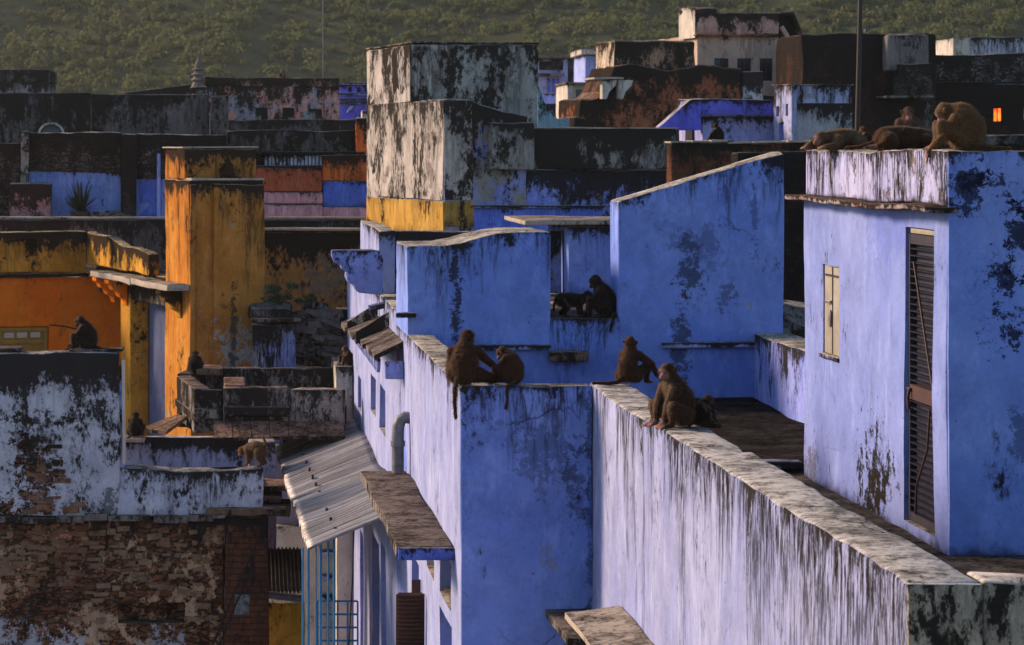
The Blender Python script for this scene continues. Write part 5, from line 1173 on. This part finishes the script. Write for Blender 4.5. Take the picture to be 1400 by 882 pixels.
ICO = None
def ico():
    global ICO
    if ICO is None:
        bm = bmesh.new(); bmesh.ops.create_icosphere(bm, subdivisions=2, radius=1); bm.verts.index_update()
        ICO = (np.array([v.co[:] for v in bm.verts]), [tuple(v.index for v in f.verts) for f in bm.faces]); bm.free()
    return ICO
SIT = dict(pelvis=(-.03, 0, .12), belly=(-.02, 0, .205), chest=(.02, 0, .295), neck=(.055, 0, .365), head=(.08, 0, .41), hd=(1, 0, -.15),
    shL=(.04, .095, .31), elL=(.13, .13, .19), wrL=(.20, .07, .10), shR=(.04, -.095, .31), elR=(.13, -.13, .19), wrR=(.20, -.07, .10),
    hipL=(.0, .085, .10), knL=(.16, .13, .20), anL=(.17, .10, .035), toL=(.25, .10, .018), hipR=(.0, -.085, .10), knR=(.16, -.13, .20), anR=(.17, -.10, .035), toR=(.25, -.10, .018),
    hnL=(.7, 0, -.6), hnR=(.7, 0, -.6), tail=[(-.13, .02, .06), (-.22, .04, .02), (-.32, .06, .015)])
QUAD = dict(pelvis=(-.17, 0, .27), belly=(-.04, 0, .265), chest=(.11, 0, .27), neck=(.19, 0, .305), head=(.25, 0, .33), hd=(1, 0, -.25),
    shL=(.11, .07, .25), elL=(.09, .075, .14), wrL=(.11, .075, .035), shR=(.11, -.07, .25), elR=(.12, -.075, .14), wrR=(.15, -.075, .035),
    hipL=(-.17, .07, .25), knL=(-.10, .085, .15), anL=(-.19, .08, .05), toL=(-.11, .08, .016), hipR=(-.17, -.07, .25), knR=(-.08, -.085, .15), anR=(-.15, -.08, .05), toR=(-.07, -.08, .016),
    hnL=(.9, 0, -.4), hnR=(.9, 0, -.4), tail=[(-.26, 0, .30), (-.33, 0, .27), (-.38, 0, .17), (-.40, 0, .08)])
LIE = dict(pelvis=(-.33, 0, .09), belly=(-.20, .01, .09), chest=(-.06, 0, .095), neck=(.04, 0, .105), head=(.10, 0, .105), hd=(1, 0, -.1),
    shL=(-.02, .10, .09), elL=(.08, .15, .04), wrL=(.18, .10, .03), shR=(-.02, -.10, .09), elR=(.08, -.15, .04), wrR=(.18, -.09, .03),
    hipL=(-.34, .09, .08), knL=(-.22, .17, .06), anL=(-.36, .17, .03), toL=(-.44, .17, .02), hipR=(-.34, -.09, .08), knR=(-.22, -.17, .06), anR=(-.36, -.17, .03), toR=(-.44, -.17, .02),
    hnL=(1, 0, -.1), hnR=(1, 0, -.1), tail=[(-.43, 0, .07), (-.55, .03, .03), (-.66, .08, .02)])
def monkey(label, x, y, z, yaw, size, pose=SIT, mat='fur', fat=1.0, fine=1, hairs=2600, roll=0, eyes=False, **ov):
    """one continuous skin grown over the posed joints, plus its coat of hair; size scales the 0.47 m adult"""
    J = dict(pose); J.update(ov)
    V3 = lambda k: Vector(J[k])
    B = []                                      # spheres: centre, radius, squash
    def chain(pts, rs, sub=None):
        for i in range(len(pts) - 1):
            a, b = Vector(pts[i]), Vector(pts[i + 1]); L = (b - a).length
            n = max(2, int(L / (min(rs[i], rs[i + 1]) * .45)) + 1)
            for k in range(n + 1): t = k / n; B.append((a.lerp(b, t), rs[i] + (rs[i + 1] - rs[i]) * t))
    f = fat
    chain([V3('pelvis'), V3('belly'), V3('chest'), V3('neck'), V3('head')], [.112 * f, .120 * f, .098 * f, .066, .058])
    hd = V3('hd').normalized(); side = Vector((0, 0, 1)).cross(hd).normalized(); up = hd.cross(side).normalized()
    H = V3('head')
    B.append((H + up * .012 - hd * .012, .062)); B.append((H + hd * .022 + up * .018, .046)); B.append((H + hd * .012 - up * .025, .046))
    chain([H + hd * .03 - up * .018, H + hd * .074 - up * .026], [.036, .024])          # muzzle
    chain([H + hd * .052 + up * .022 + side * .024, H + hd * .052 + up * .022 - side * .024], [.013, .013])  # brow
    for s in (1, -1):
        e = H + side * s * .060 - hd * .008 + up * .010
        chain([e, e + side * s * .014 + up * .016 - hd * .006], [.016, .012])
    for s, q in ((1, 'L'), (-1, 'R')):
        sh, el, wr, hp, kn, an, to = (V3(k + q) for k in ('sh', 'el', 'wr', 'hip', 'kn', 'an', 'to'))
        chain([V3('chest') + Vector((0, 0, .01)), sh], [.075, .052]); chain([sh, el, wr], [.050, .036, .021])
        chain([V3('pelvis'), hp], [.09, .082]); chain([hp, kn, an], [.080 * min(1.1, f), .048, .024]); chain([an, to], [.024, .017])
        hn = V3('hn' + q).normalized(); hs = hn.cross(Vector((0, 0, 1)));  hs = hs.normalized() if hs.length > .1 else Vector((0, 1, 0)); hdn = hs.cross(hn).normalized()
        palm = wr + hn * .03; chain([wr, palm], [.021, .018])
        fr = .0085 if fine == 1 else .012
        if fine <= 1.3:
            for k, (o_, L) in enumerate(((-.018, .036), (-.006, .044), (.006, .042), (.018, .034))):
                a = palm + hs * o_; b = a + hn * L * .6 + hs * o_ * .35; c = b + hn * L * .35 - Vector((0, 0, .012)); chain([a, b, c], [fr, fr * .95, fr * .8])
            a = wr + hn * .012 - hs * s * .012; chain([a, a - hs * s * .020 + hn * .016], [fr, fr * .85])
            tn = (to - an).normalized(); ts = tn.cross(Vector((0, 0, 1))); ts = ts.normalized() if ts.length > .1 else Vector((0, 1, 0))
            for o_ in (-.016, -.0055, .0055, .016): chain([to + ts * o_, to + ts * o_ * 1.5 + tn * .034], [fr, fr * .85])
            chain([an + tn * .03, an + tn * .045 + ts * s * .035], [fr, fr * .85])
        else:
            chain([palm, palm + hn * .04], [.017, .012]); chain([to, to + Vector((.03, 0, 0))], [.016, .012])
    tl = [Vector(p) for p in J['tail']]
    chain([V3('pelvis') + (tl[0] - V3('pelvis')) * .5] + tl, [.036] + [.024 - .009 * i / len(tl) for i in range(len(tl))])
    iv, itf = ico(); vs, fs = [], []
    for c, r_ in B:
        k = len(vs) * len(iv); vs.append(iv * r_ + np.array(c[:])); fs += [(a + k, b + k, d + k) for a, b, d in itf]
    vs = np.concatenate(vs)
    me = bpy.data.meshes.new('src'); me.from_pydata(vs.tolist(), [], fs); src = bpy.data.objects.new('src', me); COL.objects.link(src)
    rm = src.modifiers.new('r', 'REMESH'); rm.mode = 'VOXEL'; rm.voxel_size = .0062 * fine
    sm = src.modifiers.new('s', 'SMOOTH'); sm.factor = .5; sm.iterations = 5 if fine == 1 else 3
    dg = bpy.context.evaluated_depsgraph_get(); me2 = bpy.data.meshes.new_from_object(src.evaluated_get(dg))
    bpy.data.objects.remove(src); bpy.data.meshes.remove(me)
    n = len(me2.vertices); co = np.empty(n * 3); me2.vertices.foreach_get('co', co); co = co.reshape(-1, 3)
    no = np.empty(n * 3); me2.vertices.foreach_get('normal', no); no = no.reshape(-1, 3)
    so = Vector((random.uniform(-9, 9), 0, 0))
    # skin: face, hands, feet; pale: belly and inner front
    skin = np.zeros(n)
    fc = np.array((H + hd * .075 - up * .012)[:]); skin = np.maximum(skin, np.clip((.062 - np.linalg.norm(co - fc, axis=1)) / .018, 0, 1))
    for k in ('wrL', 'wrR', 'toL', 'toR'):
        p = np.array(V3(k)[:]); p2 = p + .035 * np.array((V3('hn' + k[-1]).normalized() if k[0] == 'w' else Vector((1, 0, 0)))[:])
        skin = np.maximum(skin, .8 * np.clip((.055 - np.linalg.norm(co - p2, axis=1)) / .02, 0, 1))
    pale = np.clip(no[:, 0] * .9 - .15, 0, 1) * np.clip((.24 - np.abs(co[:, 1])) / .1, 0, 1) * np.clip((co[:, 2] - .05) / .1, 0, 1) * .75 * (1 - skin)
    disp = np.array([mnoise.noise(Vector(p) * 22 + so) * .0035 + mnoise.noise(Vector(p) * 60 + so) * .0015 for p in co]) * (1 - skin)
    co2 = co + no * disp[:, None]
    me2.vertices.foreach_set('co', co2.ravel())
    for nm, arr in (('skin', skin), ('pale', pale)):
        a = me2.attributes.new(nm, 'FLOAT', 'POINT'); a.data.foreach_set('value', arr)
    me2.polygons.foreach_set('use_smooth', [True] * len(me2.polygons)); me2.name = 'macaque'
    me2.materials.clear(); me2.materials.append({'fur': M_FUR, 'gold': M_FURGOLD, 'dark': M_FURDARK}[mat]); me2.update()
    b = bpy.data.objects.new('macaque', me2); COL.objects.link(b)
    b.location = (x, y, z); b.rotation_euler = (R(roll), 0, R(yaw)); b.scale = (size,) * 3
    tag(b, label, 'monkey', 'monkeys on the roofs')
    if hairs:
        r = np.random.default_rng(n); hairs = int(hairs * 1.7); ids = r.integers(0, n, hairs * 2); ids = ids[skin[ids] < .2][:hairs]
        p, nn = co2[ids], no[ids]
        flow = np.array([[-.35, 0, -.75]]) + r.normal(size=(len(ids), 3)) * .25
        d = nn * .55 + flow * .75; d /= np.linalg.norm(d, axis=1)[:, None]
        L = r.uniform(.015, .036, (len(ids), 1)) * (1 if fine == 1 else 1.3); wv = np.cross(d, r.normal(size=d.shape)); wv /= np.linalg.norm(wv, axis=1)[:, None]; wv *= .0016 * fine
        p = p - nn * .003
        hv = np.stack([p - wv, p + wv, p + d * L], 1).reshape(-1, 3)
        hm = bpy.data.meshes.new('fur'); hm.from_pydata(hv.tolist(), [], np.arange(len(hv)).reshape(-1, 3).tolist()); hm.materials.append({'fur': H_FUR, 'gold': H_GOLD, 'dark': H_DARK}[mat])
        ho_ = bpy.data.objects.new('fur', hm); COL.objects.link(ho_); ho_.parent = b
    if eyes:
        for s in (1, -1):
            c = H + hd * .060 + up * .008 + side * s * .021; vv = iv * .0065 + np.array(c[:])
            em = bpy.data.meshes.new('eye'); em.from_pydata(vv.tolist(), [], itf); em.materials.append(M_EYE); eo = bpy.data.objects.new('eye', em); COL.objects.link(eo); eo.parent = b
    return b

zw = ZP
def at(px, d): return X(px, d), d
monkey('big brown monkey seen from behind on the blue wall corner, grooming its neighbour', X(635, 25.2), 25.2, zw, 82, .96, fat=1.16,
    head=(.04, -.03, .435), neck=(.03, -.01, .37), hd=(.75, -.6, -.15), elR=(.12, -.22, .20), wrR=(.10, -.375, .085), hnR=(.1, -1, -.1), knR=(.08, -.22, .06), anR=(.10, -.375, .04), toR=(.14, -.42, .03),
    shL=(.03, .115, .30), shR=(.03, -.115, .30), tail=[(-.15, .06, .05), (-.20, .075, -.02), (-.205, .08, -.14), (-.20, .07, -.29)])
monkey('smaller brown monkey being groomed on the blue wall, head bowed and tail hanging down', X(700, 25.22), 25.22, zw, 150, .74, fat=1.08,
    head=(.13, .0, .375), neck=(.07, 0, .36), hd=(.75, .25, -.6), elL=(.12, .10, .20), wrL=(.19, .06, .18), elR=(.12, -.12, .2), wrR=(.2, -.05, .12),
    tail=[(-.09, .13, .05), (-.06, .25, .0), (-.055, .27, -.08), (-.06, .265, -.16), (-.03, .25, -.27)])
monkey('small monkey standing on all fours in the gap of the blue terrace wall', X(783, 32.25), 32.25, ZS + .016, -4, .72, pose=QUAD, mat='dark', fine=1.2, hairs=1500, head=(.24, .02, .34), tail=[(-.26, 0, .28), (-.29, -.01, .2), (-.30, -.02, .1)])
monkey('dark monkey sitting hunched in the gap of the blue terrace wall, hands on its knees', X(825, 32.25), 32.22, ZS + .016, 176, .98, mat='dark', fine=1.1, fat=1.05, hairs=2200,
    head=(.10, 0, .415), hd=(.8, .1, -.55), elL=(.12, .12, .22), wrL=(.19, .10, .24), hnL=(.2, 0, -1), elR=(.12, -.12, .21), wrR=(.20, -.09, .22), tail=[(-.11, .08, .05), (-.10, .2, .02), (-.08, .245, -.05), (-.06, .25, -.14)])
monkey('russet monkey sitting at the far corner of the parapet with one arm held out', X(860, 25.2), 25.2, zw, 48, .84, fat=.9,
    head=(.04, .01, .44), neck=(.03, 0, .375), hd=(.6, .3, .55), elR=(.13, -.20, .22), wrR=(.20, -.22, .09), hnR=(.6, -.3, -.6), elL=(.14, .12, .24), wrL=(.24, .06, .17),
    tail=[(-.15, .04, .03), (-.24, .09, .022), (-.30, .16, .022), (-.34, .22, .022)])
monkey('reddish monkey sitting upright on the parapet with both arms braced in front, facing left', X(926, 21.3), 21.3, zw, -158, .98, mat='fur', eyes=True, hairs=3200,
    head=(.085, -.01, .425), hd=(.85, .42, -.15), shL=(.07, .08, .30), elL=(.13, .075, .17), wrL=(.155, .06, .035), shR=(.07, -.08, .30), elR=(.125, -.085, .17), wrR=(.145, -.075, .035), hnL=(1, 0, -.25), hnR=(1, 0, -.25),
    knL=(.12, .14, .17), anL=(.12, .12, .035), toL=(.20, .12, .018), knR=(.12, -.14, .17), anR=(.12, -.12, .035), toR=(.20, -.12, .018), tail=[(-.12, .04, .05), (-.2, .1, .02), (-.26, .18, .018)])
monkey('baby monkey crouching behind the upright monkey on the parapet', X(961, 21.25), 21.35, zw, -25, .52, fat=.9, mat='dark', hairs=1800, head=(.12, 0, .40), hd=(1, -.1, -.35), tail=[(-.12, .02, .05), (-.15, -.08, .02), (-.12, -.16, .02)])
zr = E - .010
monkey('tawny monkey lying flat on the cabin roof edge with its chin down', X(1131, 24.0), 24.0, zr, -140, .92, pose=LIE, mat='gold', eyes=True, hairs=2400)
monkey('monkey stretched out on its side along the cabin roof, being groomed', X(1265, 22.4), 22.4, zr, 2, .92, pose=LIE, mat='fur', fat=1.08, hairs=2400, head=(.09, 0, .10), anL=(-.42, .12, .04), toL=(-.52, .12, .03), anR=(-.42, -.12, .04), toR=(-.52, -.12, .03), knL=(-.36, .15, .08), knR=(-.36, -.14, .09))
monkey('largest tawny monkey hunched on the cabin roof corner with one hand hanging over the edge', 5.46, 20.75, zr, 172, .92, mat='gold', fat=1.3, hairs=4200, eyes=True,
    pelvis=(-.05, 0, .10), belly=(-.04, 0, .18), chest=(.0, 0, .26), neck=(.07, 0, .31), head=(.13, .01, .305), hd=(.7, .1, -.75),
    shL=(.05, .11, .25), elL=(.16, .14, .10), wrL=(.265, .12, -.015), hnL=(.15, 0, -1), shR=(.04, -.1, .26), elR=(.14, -.12, .14), wrR=(.2, -.08, .05), tail=[(-.15, .03, .05), (-.25, .06, .02), (-.36, .10, .015)])
monkey('grey brown monkey sitting behind the stretched one, busy grooming', X(1241, 23.4), 23.4, zr, -100, .74, mat='fur', fine=1.2, hairs=1500, hd=(1, .1, -.5))
monkey('small dark monkey peering over the roof behind the two lying monkeys', X(1186, 24.6), 24.6, zr, 170, .44, mat='fur', fine=1.4, hairs=1000)
monkey('dark monkey crouching on the brick parapet behind the sloping wall', X(982, 36.45), 36.45, Z(194, 36.4), 165, .50, mat='dark', fine=1.4, hairs=900, fat=1.1, elL=(.16, .16, .2), wrL=(.22, .18, .08))
monkey('dark monkey hunched on the black wall top in front of the orange house', X(119, 37.25), 37.25, Z(480, 37.1), 168, .95, mat='dark', fine=1.3, fat=1.05, hairs=1500, head=(.10, 0, .40), hd=(.9, .1, -.5), tail=[(-.13, .02, .05), (-.2, .02, .02), (-.3, 0, .02)])
ct, st = math.cos(R(15)), math.sin(R(15))
def loc15(u, v): return OR[0] + u * ct - v * st, OR[1] + u * st + v * ct
mx, my = loc15(.60 * K, .13 * K)
monkey('small monkey sitting on the ledge near the top of the ochre tower', mx, my, kz(zz(246, 97.5) + .02), 120, .70, mat='fur', fine=1.4, hairs=900, tail=[(-.12, -.06, .03), (-.14, -.16, .02), (-.12, -.28, .02)])
monkey('dark monkey hunched beside the foot of the ochre tower at the black parapet corner', X(266, 44.3), 44.3, E - 3.49, 80, .72, mat='dark', fine=1.5, hairs=700, fat=1.2)
monkey('dark monkey sitting on the small stone shelf beside the slate blue recess', X(184, 40.75), 40.75, Z(599, 40.6), 75, .74, mat='dark', fine=1.4, hairs=800)
monkey('tawny monkey bending down on the mouldy white parapet with its tail raised', X(349, 37.15), 37.17, Z(639, 37), 150, .80, pose=QUAD, mat='gold', fine=1.3, hairs=1500,
    head=(.24, .02, .23), neck=(.19, 0, .26), hd=(.8, .2, -.6), pelvis=(-.10, 0, .27), belly=(-.03, 0, .29), hipL=(-.10, .07, .24), hipR=(-.10, -.07, .24), tail=[(-.19, 0, .32), (-.2, .02, .40), (-.16, .03, .48)])
monkey('monkey clinging to the pale wall end beside the rubble heap', X(476, 44.4), 44.4, Z(501, 44.3), 200, .66, mat='fur', fine=1.4, hairs=800)
monkey('far tawny monkey resting on top of the pink peeling house', X(387, 75.1), 75.15, Z(107, 75), -120, .50, mat='gold', fine=1.8, hairs=300)
